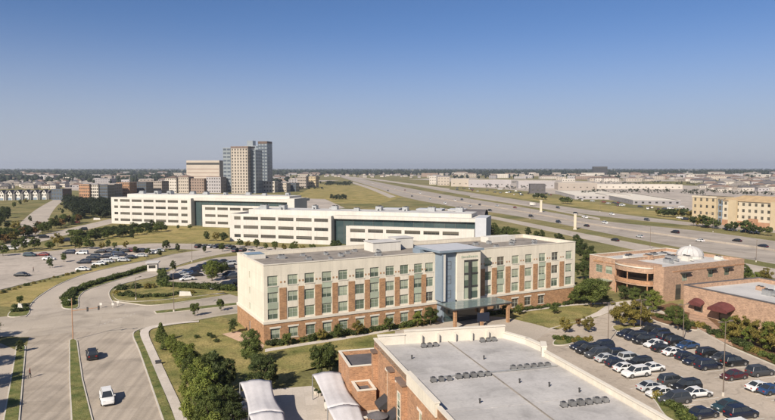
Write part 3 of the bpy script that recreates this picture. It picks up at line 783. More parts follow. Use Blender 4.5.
# ------------------------------------------------------------------ the two white office blocks
def office(name, label, ox, oy, ang, h1, rows1, cols1, wL, gap, wR, h2, rows2, rh, far=False):
    fr = Frame(ox, oy, ang)
    o = tag(empty(name, fr.w(0, 0), fr.a), label, 'office')
    D = 26.0
    fl = h1 / (rows1 + 0.15)
    # left block
    ops = []
    for j in range(rows1):
        zc = h1 - 1.75 - fl * j
        for (a, b) in cols1: ops.append((a, b, zc - 1.05, zc + 0.5))
    mb = MB()
    facade(mb, (0, 0), (1, 0), (0, -1), wL, -0.2, h1, ops, 0, 0.35)
    facade(mb, (0, D), (0, -1), (-1, 0), D, -0.2, h1, [], 0); facade(mb, (wL, 0), (0, 1), (1, 0), D, -0.2, h1, [], 0)
    facade(mb, (wL, D), (-1, 0), (0, 1), wL, -0.2, h1, [], 0)
    roof_with_parapet(mb, .01, .01, wL - .01, D - .01, h1 - 0.9, h1 - 0.004)
    mb.obj('wall', M['office'], o)
    MB().box(.31, .31, h1 - 1.2, wL - .31, D - .31, h1 - 0.85).obj('roof', M['membrane'], o)
    for (a, b, c, d) in ops:
        add_window(o, ((a + b) / 2, 0.2, c), 0, b - a, d - c, M['framedark'], M['glass_dark'], max(1, round((b - a) / 1.7)), 1, t=0.09)
    # recessed glass joint and glazed top storey
    x1 = wL + gap; xe = x1 + wR
    n = max(1, int((xe - wL) / 4.5))
    gz = h1 - 1.4
    for k in range(n):
        a = wL + (xe - wL) * k / n; b = wL + (xe - wL) * (k + 1) / n
        zb = 0.0 if a < x1 + 2 else h2 - 0.5
        MB().box(a + 0.05, 4.0, zb, b - 0.05, 4.2, gz).obj('glass_panel', M['glass_teal'], o)
    mm = MB()
    for k in range(n + 1):
        a = wL + (xe - wL) * k / n
        mm.box(a - 0.07, 3.85, 0, a + 0.07, 4.25, gz)
    mm.obj('mullions', M['framedark'], o)
    mb = MB(); mb.box(wL + 0.02, 2.6, gz, xe + 1.5, D - 1, h1 + 0.1); mb.obj('fascia', M['office'], o)
    mb = MB(); mb.box(wL + 0.02, 4.6, 0, xe, D - 1.5, gz - 0.02); mb.obj('rear_wall', M['office'], o)
    mb = MB(); mb.box(xe, -1.5, 0, xe + 4.6, 14, h1 + 0.9); mb.obj('end_frame', M['greylight'] if not far else M['office'], o)
    # lower protruding block
    ops = []
    f2 = h2 / (rows2 + 0.1)
    for j in range(rows2):
        zc = h2 - 1.9 - f2 * j; x = 2.0
        while x + 7.0 < wR - 1:
            ops.append((x, x + 7.0, zc - 0.9, zc + 0.65)); x += 8.4
    mb = MB(); yb = -1.0
    facade(mb, (x1, yb), (1, 0), (0, -1), wR - 0.4, -0.2, h2, ops, 0, 0.35)
    facade(mb, (x1, 4.0), (0, -1), (-1, 0), 5.0, -0.2, h2, [], 0)
    facade(mb, (xe - 0.4, yb), (0, 1), (1, 0), 4.9, -0.2, h2, [], 0)
    mb.box(x1 + .01, yb + .01, h2 - 0.35, xe - .41, 3.95, h2 - 0.3)
    mb.obj('low_wall', M['office'], o)
    for (a, b, c, d) in ops:
        add_window(o, (x1 + (a + b) / 2, yb + 0.2, c), 0, b - a, d - c, M['framedark'], M['glass_dark'], 4, 1, t=0.09)
    # long roof-top screen
    mb = MB(); mb.box(6, 7.5, h1 - 0.9, xe - 3, D - 3, h1 + 1.7); mb.obj('roof_screen', M['office'], o)
    MB().box(6.3, 7.8, h1 + 1.704, xe - 3.3, D - 3.3, h1 + 1.78).obj('screen_roof', M['membrane'], o)
    for k in range(9):
        rooftop_unit(fr, 12 + k * (xe - 24) / 8 + random.uniform(-2, 2), random.uniform(10.5, D - 6), h1 + 1.78, random.uniform(1.1, 1.9), 'boxy roof unit on the roof of the %s white office' % ('four-storey' if far else 'three-storey'), 'roof units on the %s office' % ('four-storey' if far else 'three-storey'), random.choice((0, 1.57)))
    return fr, o
colA = [(2.4, 5.8)] + [(7.3 + 9.1 * k, 15.1 + 9.1 * k) for k in range(4)] + [(43.7, 50.5)]
office('office_building', 'white three-storey office block with dark ribbon windows directly behind the cream hotel', -75.2, 294.5, -17.0, 13.1, 3, colA, 52.0, 7.5, 58.0, 9.0, 2, 4.2)
colB = [(2.4, 5.2)] + [(6.9 + 8.8 * k, 14.2 + 8.8 * k) for k in range(5)] + [(51.6, 56.0)]
office('office_building', 'white four-storey office block with ribbon windows beyond the yellow campus lawn', -173.0, 387.5, -18.0, 16.6, 4, colB, 58.5, 8.5, 56.0, 12.9, 3, 4.1, True)
AF = Frame(-75.2, 294.5, -17.0)
for x, y, w in ((62, 30, 9), (80, 32, 13), (96, 34, 8)):
    o = tag(empty('plant_shed', AF.w(x, y + 14, 0), AF.a), 'low grey and white service building behind the three-storey office block', 'shed', 'service buildings behind the office')
    MB().box(0, 0, 0, w, 8, 13.5).obj('wall', M['white'], o); MB().box(-.2, -.2, 13.5, w + .2, 8.2, 14).obj('roof', M['greylight'], o)
o = tag(empty('roof_shelter', AF.w(103, 30, 0), AF.a), 'dark curved metal shelter roof behind the three-storey office block', 'shelter')
mb = MB()
for k in range(8):
    a0, a1 = math.pi * k / 8, math.pi * (k + 1) / 8
    y0, z0, y1, z1 = 6 - 6 * math.cos(a0), 12 + 3 * math.sin(a0), 6 - 6 * math.cos(a1), 12 + 3 * math.sin(a1)
    mb.face([(0, y0, z0), (0, y1, z1), (14, y1, z1), (14, y0, z0)])
mb.obj('curved_roof', M['roof_dark'], o); MB().box(0.2, 0.2, 0, 13.8, 11.8, 12.3).obj('wall', M['greylight'], o)

# ------------------------------------------------------------------ brick building with the dome
DF = Frame(71.8, 159.5, 27)
dome_b = tag(empty('brick_building', DF.w(0, 0), DF.a), 'two-storey tan brick building with curved balcony and white roof dome', 'building')
DT = 9.2
mb = MB()
wopR = [(7.0, 9.2, 4.9, 6.9), (17.5, 19.7, 5.1, 7.1), (24.4, 26.6, 5.1, 7.1)]
facade(mb, (0, 0), (1, 0), (0, -1), 33, -0.2, DT, wopR, 0, 0.3)
facade(mb, (33, 0), (0, 1), (1, 0), 26, -0.2, DT, [], 0)
facade(mb, (33, 26), (-1, 0), (0, 1), 33, -0.2, DT, [], 0)
# left side: flat wings either side of a curved bay set back behind a balcony
facade(mb, (0, 26), (0, -1), (-1, 0), 10.5, -0.2, DT, [(2.5, 5.0, 4.6, 6.8), (6.2, 8.7, 4.6, 6.8)], 0, 0.3)
facade(mb, (0, 3.2), (0, -1), (-1, 0), 3.2, -0.2, DT, [], 0)
mb.box(0, 3.18, 0, 3.2, 3.2, DT); mb.box(0, 15.5, 0, 3.2, 15.52, DT)
roof_with_parapet(mb, .4, 15.55, 32.99, 25.99, 8.2, DT - .004); mb.box(32.7, .3, 8.2, 32.99, 15.5, DT - .004); mb.box(.02, .02, 8.2, 32.99, .3, DT - .004)
mb.obj('wall', M['brick_tan'], dome_b)
arc = []
for k in range(13):
    t = math.pi * k / 12
    arc.append((-0.2 - 3.0 * math.sin(t), 9.35 - 6.15 * math.cos(t)))
back = [(3.0, 3.2), (3.0, 15.5)]
MB().prism(arc + [back[1], back[0]], 7.0, DT + 0.02).obj('curved_cornice', M['brick_tan'], dome_b)
MB().prism(arc + [back[1], back[0]], 3.6, 4.0).obj('balcony_floor', M['brick_tan'], dome_b)
mb = MB(); pts = [Vector(p) for p in arc]; ribbon_mb(mb, pts, 0.2, 4.0, 5.0); mb.obj('balcony_wall', M['brick_or'], dome_b)
mb = MB(); ribbon_mb(mb, [Vector((max(p[0] + 3.6, 1.6), 9.35 + (p[1] - 9.35) * 0.95)) for p in arc], 0.15, 0.0, 7.0); mb.obj('bay_glass', M['glass_dark'], dome_b)
for k in (2, 6, 10):
    MB().cyl(arc[k][0] + 0.4, arc[k][1], 0, 7.0, 0.16, 0.16, 10).obj('column', M['brick_or'], dome_b)
MB().prism([(p[0] - .15, p[1]) for p in arc] + [back[1], back[0]], DT - 0.9, DT - 0.6).obj('cornice_band', M['trim'], dome_b)
MB().box(3.3, -.07, 7.55, 33.07, 0.02, 7.85).box(-.07, 15.7, 7.55, .02, 20.2, 7.85).obj('string_course', M['brick_or'], dome_b)
MB().box(.3, .3, 8.0, 32.7, 25.7, 8.3).obj('roof', M['membrane'], dome_b)
for x0, x1, z in ((7.0, 9.2, 4.9), (17.5, 19.7, 5.1), (24.4, 26.6, 5.1)):
    add_window(dome_b, ((x0 + x1) / 2, .15, z), 0, 2.2, 2.0, M['framedark'], M['glass'], 2, 1)
    MB().box(x0 - .7, -0.9, z + 2.15, x1 + .7, -0.01, z + 2.4).obj('awning', M['darkmetal'], dome_b)
for y in (22.25, 18.55):
    add_window(dome_b, (.15, y, 4.6), R(-90), 2.5, 2.2, M['frame'], M['glass'], 2, 2)
MB().box(-0.06, 20.6, 7.4, 0.02, 24.4, 8.0).obj('wall_sign', M['brick'], dome_b)
MB().box(-2.2, 17.0, 2.7, -0.02, 21.0, 2.95).obj('entrance_awning', M['spandrel'], dome_b)
MB().box(4.6, -0.06, 0.2, 6.6, 0.02, 4.2).obj('door', M['glass_dark'], dome_b)
coping(0, 15.5, 33, 26, DT, dome_b, M['trim'], 0.06)
# dome on the roof
o = tag(empty('roof_dome', DF.w(26.5, 12.5, 8.3), DF.a), 'white ribbed dome on the tan brick building\'s roof', 'dome')
for k in range(14):
    mb = MB()
    for j in range(7):
        p0, p1 = j / 7 * math.pi / 2, (j + 1) / 7 * math.pi / 2
        a0, a1 = 2 * math.pi * k / 14, 2 * math.pi * (k + 0.965) / 14
        f = lambda a, p: (3.8 * math.cos(p) * math.cos(a), 3.8 * math.cos(p) * math.sin(a), 0.8 + 2.7 * math.sin(p))
        mb.face([f(a0, p0), f(a1, p0), f(a1, p1), f(a0, p1)])
    mb.obj('dome_panel', M['membrane'], o)
MB().cyl(0, 0, 0, 0.9, 3.65, 3.65, 28).obj('drum', M['white'], o)
MB().cyl(0, 0, 3.45, 3.9, 0.3, 0.12, 10).obj('finial', M['white'], o)
for x, y, s, t in ((6, 17, 1.2, M['white']), (9.5, 20, 1.0, None), (13, 16, 1.1, M['brick_tan']), (16.5, 11, 1.3, None), (20.5, 9, 1.2, M['white']), (17.5, 18, 1.1, None), (22, 18, 1.0, None), (12.0, 8.5, 1.0, None), (30.3, 6.0, 0.9, M['white'])):
    rooftop_unit(DF, x, y, 8.3, s, 'boxy rooftop unit near the white dome', 'rooftop units around the dome', random.choice((0, 1.57)), t)

# ------------------------------------------------------------------ restaurant with maroon awnings
EF = Frame(72.1, 149.1, 22.5)
rest = tag(empty('restaurant_building', EF.w(0, 0), EF.a), 'single-storey tan brick building with maroon entrance awnings beside the car park', 'building')
ET = 6.5
mb = MB()
facade(mb, (0, 0), (0, -1), (-1, 0), 30, -0.2, ET, [(9.8, 12.8, 0.1, 2.9), (3.0, 5.5, 0.8, 2.6)], 0, 0.4)
facade(mb, (0, -30), (1, 0), (0, -1), 26, -0.2, ET, [], 0)
facade(mb, (26, -30), (0, 1), (1, 0), 30, -0.2, ET, [], 0); facade(mb, (26, 0), (-1, 0), (0, 1), 26, -0.2, ET, [], 0)
roof_with_parapet(mb, .01, -29.99, 25.99, -.01, 5.4, ET - .004)
mb.obj('wall', M['brick_tan'], rest)
MB().box(.31, -29.69, 5.2, 25.69, -.31, 5.5).obj('roof', M['membrane'], rest)
coping(0, -30, 26, 0, ET, rest, M['roof_dark'], 0.1, 0.45, 0.2)
MB().box(0.2, -12.8, 0.1, 0.28, -9.8, 2.9).obj('door', M['glass_dark'], rest)
add_window(rest, (0.2, -4.25, 0.8), R(-90), 2.5, 1.8, M['framedark'], M['glass_dark'], 2, 2)
def awning(y0, y1, z, proj, rise):
    mb = MB(); n = 8; yc = (y0 + y1) / 2; hw = (y1 - y0) / 2
    for k in range(n):
        t0, t1 = math.pi * k / n, math.pi * (k + 1) / n
        a = (-proj, yc - hw * math.cos(t0), z + rise * math.sin(t0) * .75); b = (-proj, yc - hw * math.cos(t1), z + rise * math.sin(t1) * .75)
        c = (-.02, yc - hw * math.cos(t1), z + .5 + rise * math.sin(t1)); d = (-.02, yc - hw * math.cos(t0), z + .5 + rise * math.sin(t0))
        mb.face([a, b, c, d]); mb.face([a, (a[0], a[1], z - .3), (b[0], b[1], z - .3), b])
    return mb.obj('awning', M['maroon'], rest)
awning(-14.0, -8.8, 2.9, 2.6, 1.2); awning(-6.0, -2.4, 2.7, 1.3, 0.9)
for x, y, s, t in ((12, -13, 1.1, None), (15, -16.5, 1.0, None), (18, -12, 1.2, M['white']), (14, -20, 1.1, None), (20, -19, 1.1, None), (9, -20, 1.0, M['white']), (16, -8, .8, M['brick_tan']), (11, -24, 1.1, None)):
    rooftop_unit(EF, x, y, 5.5, s, 'steel rooftop unit on the white roof above the maroon awnings', 'rooftop units above the maroon awnings', random.choice((0, 1.57)), t)
# low grey wall and glass panel by the corner
MB_ = MB().box(0, 0, 0, 3.2, 0.3, 3.6); tag(MB_.obj('glass_screen', M['glass_dark'], None, DF.w(3.2, -5.5, 0), DF.a), 'dark glass screen standing between the two tan brick buildings', 'screen')
# ------------------------------------------------------------------ foreground brick building with the grey roof
FF = Frame(-1.9, 86.0, 15.5)
fg = tag(empty('brick_store', FF.w(0, 0), FF.a), 'orange brick building with wide grey membrane roof and cream parapets in front of the hotel', 'building')
RZ = 10.0
foot = [(0, -46), (20.6, -46), (20.6, -11.5), (21.6, -9.4), (21.2, -5.5), (19.5, -1.2), (0, 0)]
mb = MB()
lop = [(6.2, 7.6, 4.6, 8.4), (10.9, 12.2, 4.6, 8.4), (19.6, 21.0, 4.6, 8.2), (25.0, 26.4, 4.6, 8.2), (30, 31.4, 4.6, 8.2)]
facade(mb, (0, 0), (0, -1), (-1, 0), 46, -0.2, 10.7, lop, 0, 0.3)
facade(mb, (0, -46), (1, 0), (0, -1), 20.6, -0.2, 10.7, [], 0)
facade(mb, (20.6, -46), (0, 1), (1, 0), 34.5, -0.2, 10.7, [], 0)
mb.obj('wall', M['brick_or'], fg)
mb = MB(); mb.prism(foot[2:6], 0.0, RZ - 0.05); mb.obj('corner_wall', M['trim'], fg)
fc = Vector((-1.2, 19.5)).normalized()
mb = MB(); mb.face([(19.5, -1.2, 0), (0, 0, 0), (0, 0, 10.7), (19.5, -1.2, 10.7)]); mb.obj('rear_wall', M['trim'], fg)
MB().prism([(.02, -45.9), (20.55, -45.9), (20.55, -11.5), (21.5, -9.4), (21.1, -5.6), (19.4, -1.3), (.02, -.05)], RZ - 0.3, RZ).obj('roof', M['roof_grey'], fg)
# parapets: cream, stepping along the left side, a taller cream screen at the rear
def wallseg(name, a, b, t, z0, z1, m, cop=True, inner=None):
    a, b = Vector(a), Vector(b); d = (b - a).normalized(); q = Vector((-d.y, d.x)) * t
    mb = MB(); mb.prism([a, b, b + q, a + q], z0, z1); o = mb.obj(name, m, fg)
    if cop:
        e = d * 0.06; p = q.normalized() * 0.09
        MB().prism([a - e - p, b + e - p, b + q + e + p, a + q - e + p], z1, z1 + 0.16).obj('coping', M['trim'], o)
    return o
wallseg('parapet', (0, 0), (0, -15.9), 0.3, RZ, 10.85, M['cream'])
wallseg('parapet', (-0.2, -16.0), (-0.2, -25.9), 0.42, RZ - 0.2, 11.25, M['cream'])
wallseg('parapet', (0, -26.0), (0, -45.9), 0.3, RZ, 10.85, M['cream'])
wallseg('parapet', (20.6, -45.9), (20.6, -11.5), 0.3, RZ, 10.75, M['cream'])
wallseg('parapet', (20.6, -11.45), (21.6, -9.4), 0.6, RZ, 11.3, M['trim'])
wallseg('parapet', (21.6, -9.35), (21.2, -5.5), 0.5, RZ, 10.8, M['trim'])
wallseg('parapet', (21.2, -5.45), (19.6, -1.3), 0.5, RZ, 10.8, M['trim'])
wallseg('rear_parapet', (19.45, -1.2), (4.4, -0.27), 0.4, RZ, 11.75, M['trim'])
wallseg('rear_parapet', (4.35, -0.27), (0.5, -0.03), 0.45, RZ, 11.3, M['trim'])
for x in (6.5, 9, 11.5, 14, 16.5):
    MB().box(x, -0.95 - x * 0.062, RZ, x + 0.25, -0.30 - x * 0.062, 11.3).obj('parapet_brace', M['trim'], fg)
MB().box(10.62, -44, RZ + .004, 10.74, -1.3, RZ + 0.10).obj('roof_seam', M['roof_taupe'], fg)
for y in (-6, -15.8, -25.5, -35):
    MB().box(0.5, y, RZ + .002, 20.1, y + 0.06, RZ + 0.03).obj('membrane_lap', M['roof_grey'], fg)
mb = MB(); mb.box(4.0, -15.4, RZ + .05, 20.0, -15.28, RZ + .17); mb.obj('roof_pipe', M['steel'], fg)
for (a, b, c, d) in lop:
    add_window(fg, (0.18, -(a + b) / 2, c), R(-90), b - a, d - c, M['trim'], M['glass'], 1, 3)
    MB().box(-0.05, -b - .15, d, 0.02, -a + .15, d + .3).obj('lintel', M['trim'], fg)
for y in (-6.9, -11.6, -20.3):
    mb = MB(); mb.face([(-1.4, y - 1.2, 4.1), (-1.4, y + 1.2, 4.1), (-0.02, y + 1.2, 5.1), (-0.02, y - 1.2, 5.1)])
    mb.face([(-1.4, y - 1.2, 3.85), (-1.4, y + 1.2, 3.85), (-1.4, y + 1.2, 4.1), (-1.4, y - 1.2, 4.1)])
    for s in (-1.2, 1.2): mb.face([(-1.4, y + s, 4.1), (-1.4, y + s, 3.85), (-.02, y + s, 3.85), (-.02, y + s, 5.1)])
    mb.obj('awning', M['darkmetal'], fg)
for y0, y1, zt in ((-1.9, -0.9, 9.4), (-10.4, -9.2, 9.5), (-15.6, -13.2, 9.5)):
    MB().box(-0.6, y0, -0.2, -0.002, y1, zt).obj('pier', M['brick_or'], fg)
    MB().box(-0.75, y0 - .15, zt, -0.002, y1 + .15, zt + .3).obj('pier_cap', M['roof_brown'], fg)
add_window(fg, (-0.68, -14.4, 4.4), R(-90), 1.2, 4.0, M['trim'], M['glass'], 1, 4)
# flat-roofed annex
def annex(name, x0, y0, x1, y1, zt, rm, wm):
    mb = MB(); facade(mb, (x0, y0), (1, 0), (0, -1), x1 - x0, -.2, zt, [], 0); facade(mb, (x0, y1), (0, -1), (-1, 0), y1 - y0, -.2, zt, [(1.0, 2.0, zt - 3.4, zt - 1.4), (4.2, 5.2, zt - 3.4, zt - 1.4)] if y1 - y0 > 6 else [], 0, .25)
    facade(mb, (x1, y1), (-1, 0), (0, 1), x1 - x0, -.2, zt, [], 0); facade(mb, (x1, y0), (0, 1), (1, 0), y1 - y0, -.2, zt, [], 0)
    roof_with_parapet(mb, x0 + .01, y0 + .01, x1 - .01, y1 - .01, zt - .7, zt - .004, .3)
    o = mb.obj(name, wm, fg)
    MB().box(x0 + .31, y0 + .31, zt - .9, x1 - .31, y1 - .31, zt - .6).obj('annex_roof', rm, o)
    coping(x0, y0, x1, y1, zt, o, M['trim'], .05, .38, .12)
    if y1 - y0 > 6:
        for s in (1.5, 4.7): MB().box(x0 + .2, y1 - s - .5, zt - 3.4, x0 + .24, y1 - s + .5, zt - 1.4).obj('pane', M['glass_dark'], o)
annex('annex_wall', -3.5, 0.35, 4.6, 8.2, 7.0, M['roof_dark'], M['brick_or'])
annex('annex_wall', -3.2, -3.6, -0.62, 0.3, 4.9, M['roof_dark'], M['brick_or'])
# walled terrace along the left wall
mb = MB(); mb.box(-4.6, -22, 0, -4.25, -4.45, 3.6); mb.box(-4.25, -4.8, 0, -0.62, -4.45, 3.6); mb.box(-4.25, -9.6, 0, -0.62, -9.3, 3.6); mb.obj('terrace_wall', M['brick_or'], fg)
mb = MB(); mb.box(-4.68, -22, 3.6, -4.17, -4.4, 3.74); mb.box(-4.17, -9.66, 3.6, -0.65, -9.24, 3.74); mb.obj('terrace_coping', M['trim'], fg)
MB().box(-4.25, -22, 2.2, -0.6, -4.8, 2.6).obj('terrace_floor', M['walk'], fg)
o = tag(empty('terrace_gazebo', FF.w(-2.5, -11.5, 2.6), FF.a), 'round dark-roofed gazebo on the brick terrace', 'gazebo')
MB().cyl(0, 0, 2.0, 2.5, 1.35, 0.25, 16).obj('roof', M['roof_dark'], o)
for k in range(6):
    a = k * math.pi / 3; MB().cyl(1.1 * math.cos(a), 1.1 * math.sin(a), 0, 2.0, .08, .08, 6).obj('post', M['darkmetal'], o)
# rows of low condensers on the grey roof
cm = MB(); cm.box(-.34, -.42, 0.1, .34, .42, 0.62, 0); cm.cyl(0, 0, .62, .72, .27, .25, 10, 1); cm.box(-.4, -.45, 0, -.25, .45, .1, 1); cm.box(.25, -.45, 0, .4, .45, .1, 1)
CM = cm.mesh('condenser', [mat('condenser_case', (0.16, 0.155, 0.15), 0.6, 0.1, 2, 9, 0.1, objvar=0.2), M['darkmetal']])
spots = [(3.0 + k * 1.0, -16.4) for k in range(3)] + [(6.3 + k * 0.95, -16.1) for k in range(5)] + [(14.0 + k * .95, -15.0) for k in range(6)] + [(6.4, -2.9), (7.3, -2.9), (8.2, -2.8), (15.4, -2.6), (16.3, -2.6), (17.2, -2.6)] + [(13.6 + k * 1.0, -27.2) for k in range(6)]
for x, y in spots:
    w_ = 'close under the rear cream parapet' if y > -5 else ('in the row nearest the terrace' if x < 11 else ('in the row across the dark seam' if y > -20 else 'in the row beside the car park parapet'))
    tag(inst('condenser', CM, None, FF.w(x, y, RZ), FF.a + random.uniform(-.1, .1), random.uniform(.72, .9)), 'dark grey condenser on the grey roof %s' % w_, 'condenser', 'condensers ' + w_)
for x, y in ((12.5, -19.5), (15.2, -21.5), (3.2, -7.5), (17.5, -24), (12.2, -10.2), (5.5, -24), (7.5, -33)):
    tag(MB().cyl(0, 0, 0, .45, .09, .09, 8).cyl(0, 0, .45, .55, .16, .05, 8).obj('vent_pipe', M['darkmetal'], None, FF.w(x, y, RZ)), 'short dark vent pipe poking up from the grey membrane roof', 'vent pipe', 'vent pipes on the grey roof')
o = tag(empty('roof_sign', FF.w(15.6, -0.35, 0), FF.a), 'dark board sign standing above the rear cream parapet', 'sign')
MB().box(0, 0, 12.35, 1.9, .12, 13.65).obj('board', PAINT['navy'], o); MB().box(.3, .13, 10.2, .42, .22, 13.4).box(1.5, .13, 10.2, 1.62, .22, 13.4).obj('posts', M['darkmetal'], o)

# ------------------------------------------------------------------ shade sails over the patio
def shade_sail(a0, b0, a1, b1, nb, label):
    """two long edges a0-a1 and b0-b1; nb arched bays of white fabric on posts"""
    o = tag(empty('shade_sail', (0, 0, 0)), label, 'canopy')
    a0, b0, a1, b1 = map(Vector, (a0, b0, a1, b1))
    nu, nv = 12, 14
    mb = MB()
    for bay in range(nb):
        bm_ = MB(); idx = {}
        for j in range(nv + 1):
            f = j / nv; t = (bay + f) / nb
            pa = a0.lerp(a1, t); pb = b0.lerp(b1, t)
            sc = 0.07 * math.sin(math.pi * f)
            for i in range(nu + 1):
                u = i / nu
                w = sc + (1 - 2 * sc) * u
                p = pa.lerp(pb, w)
                arch = 1 - (2 * u - 1) ** 2
                cf = abs(math.cos(math.pi * f)); z = 3.6 + (0.30 + 0.36 * (1 - abs(2 * u - 1) ** 1.4)) * cf ** 2 + 0.16 * arch * (1 - cf ** 2) + 0.03 * math.sin(7 * math.pi * u + 3 * f)
                idx[i, j] = len(bm_.v); bm_.v.append((p.x, p.y, z))
        for j in range(nv):
            for i in range(nu):
                bm_.f.append((idx[i, j], idx[i + 1, j], idx[i + 1, j + 1], idx[i, j + 1])); bm_.m.append(0)
        fo = bm_.obj('fabric_bay', M['fabric'], o, smooth=True)
        md = fo.modifiers.new('thickness', 'SOLIDIFY'); md.thickness = 0.03
    for k in range(nb + 1):
        t = k / nb; pa = a0.lerp(a1, t); pb = b0.lerp(b1, t)
        for p in (pa, pb):
            MB().cyl(p.x, p.y, 0, 3.9, .09, .07, 8).obj('post', M['steel'], o)
        am = MB(); prev = None
        for i in range(9):
            u = i / 8; q = pa.lerp(pb, u); z = 3.80 + 0.34 * (1 - abs(2 * u - 1) ** 1.4)
            c = Vector((q.x, q.y, z))
            if prev: am.tube(prev, c, .035, .035, 6)
            prev = c
        am.obj('arch', M['steel'], o)
shade_sail((-21.4, 87.9), (-17.0, 88.7), (-13.6, 64.5), (-9.4, 65.2), 2, 'white fabric shade sail over the patio beside the tall dark shrubs')
shade_sail((-11.3, 91.4), (-7.0, 92.3), (-4.2, 65.0), (-0.3, 66.0), 2, 'white fabric shade sail along the brick terrace wall')
# patio things
o = tag(empty('barrel_grill', at(330, 411), R(30)), 'white barrel grill with black end on the patio', 'grill')
mb = MB(); mb.tube((-0.7, 0, .95), (0.5, 0, .95), .52, .52, 16); mb.obj('drum', M['white'], o)
MB().tube((0.5, 0, .95), (0.62, 0, .95), .53, .5, 16).obj('end_cap', M['darkmetal'], o)
mb = MB()
for x in (-.5, .4):
    for y in (-.3, .3): mb.tube((x, y * .8, .6), (x, y * 1.3, 0), .04, .04, 6)
mb.obj('legs', M['darkmetal'], o); MB().cyl(-.3, .0, 1.4, 2.0, .09, .09, 8).obj('chimney', M['darkmetal'], o)
for px, py in ((326.5, 403.5), (316, 394), (319.5, 396)):
    o = tag(empty('patio_planter', at(px, py)), 'small round planter pot with a shrub on the patio edge', 'planter', 'planter pots on the patio')
    MB().cyl(0, 0, 0, .55, .28, .4, 12).obj('pot', M['kerb'] if px < 326 else M['darkmetal'], o); MB().cyl(0, 0, .55, .8, .36, .2, 9).obj('shrub', M['leaf_dark'], o)
for i, (px, py, c) in enumerate(((240, 406, 'blue'), (243, 411, 'white'), (241.5, 416, 'blue'))):
    o = tag(empty('cooler_box', at(px, py), R(20 * i)), '%s cooler box between the left shade sail and the dark shrubs' % c, 'cooler', None if c == 'white' else 'blue coolers by the sail')
    MB().box(-.5, -.3, 0, .5, .3, .5).obj('body', PAINT[c], o); MB().box(-.53, -.33, .5, .53, .33, .6).obj('lid', PAINT['white'], o)

# ------------------------------------------------------------------ blocks farther away
M['ochre'] = mat('ochre_stucco', (0.44, 0.345, 0.215), 0.9, .06, .3, 4, .05)
M['sand'] = mat('sand_stucco', (0.50, 0.425, 0.31), 0.9, .06, .3, 4, .05)
M['ochre_roof'] = mat('ochre_tile_roof', (0.38, 0.265, 0.145), 0.9, .14, .4, 4, .12)
M['stone'] = mat('rusty_stone', (0.34, 0.185, 0.105), 0.9, .15, .6, 4, .1)
WALLS = [mat('far_wall_%d' % i, c, 0.9, .06, .05, 1, .05) for i, c in enumerate(((0.40, 0.34, 0.275), (0.32, 0.27, 0.225), (0.47, 0.42, 0.36), (0.25, 0.18, 0.14), (0.34, 0.31, 0.30), (0.25, 0.23, 0.225)))]
WNAME = ['beige', 'tan', 'cream', 'brown', 'pale grey', 'grey']
ROOFS = [M['membrane'], M['greylight'], M['roof_taupe'], M['roof_brown']]
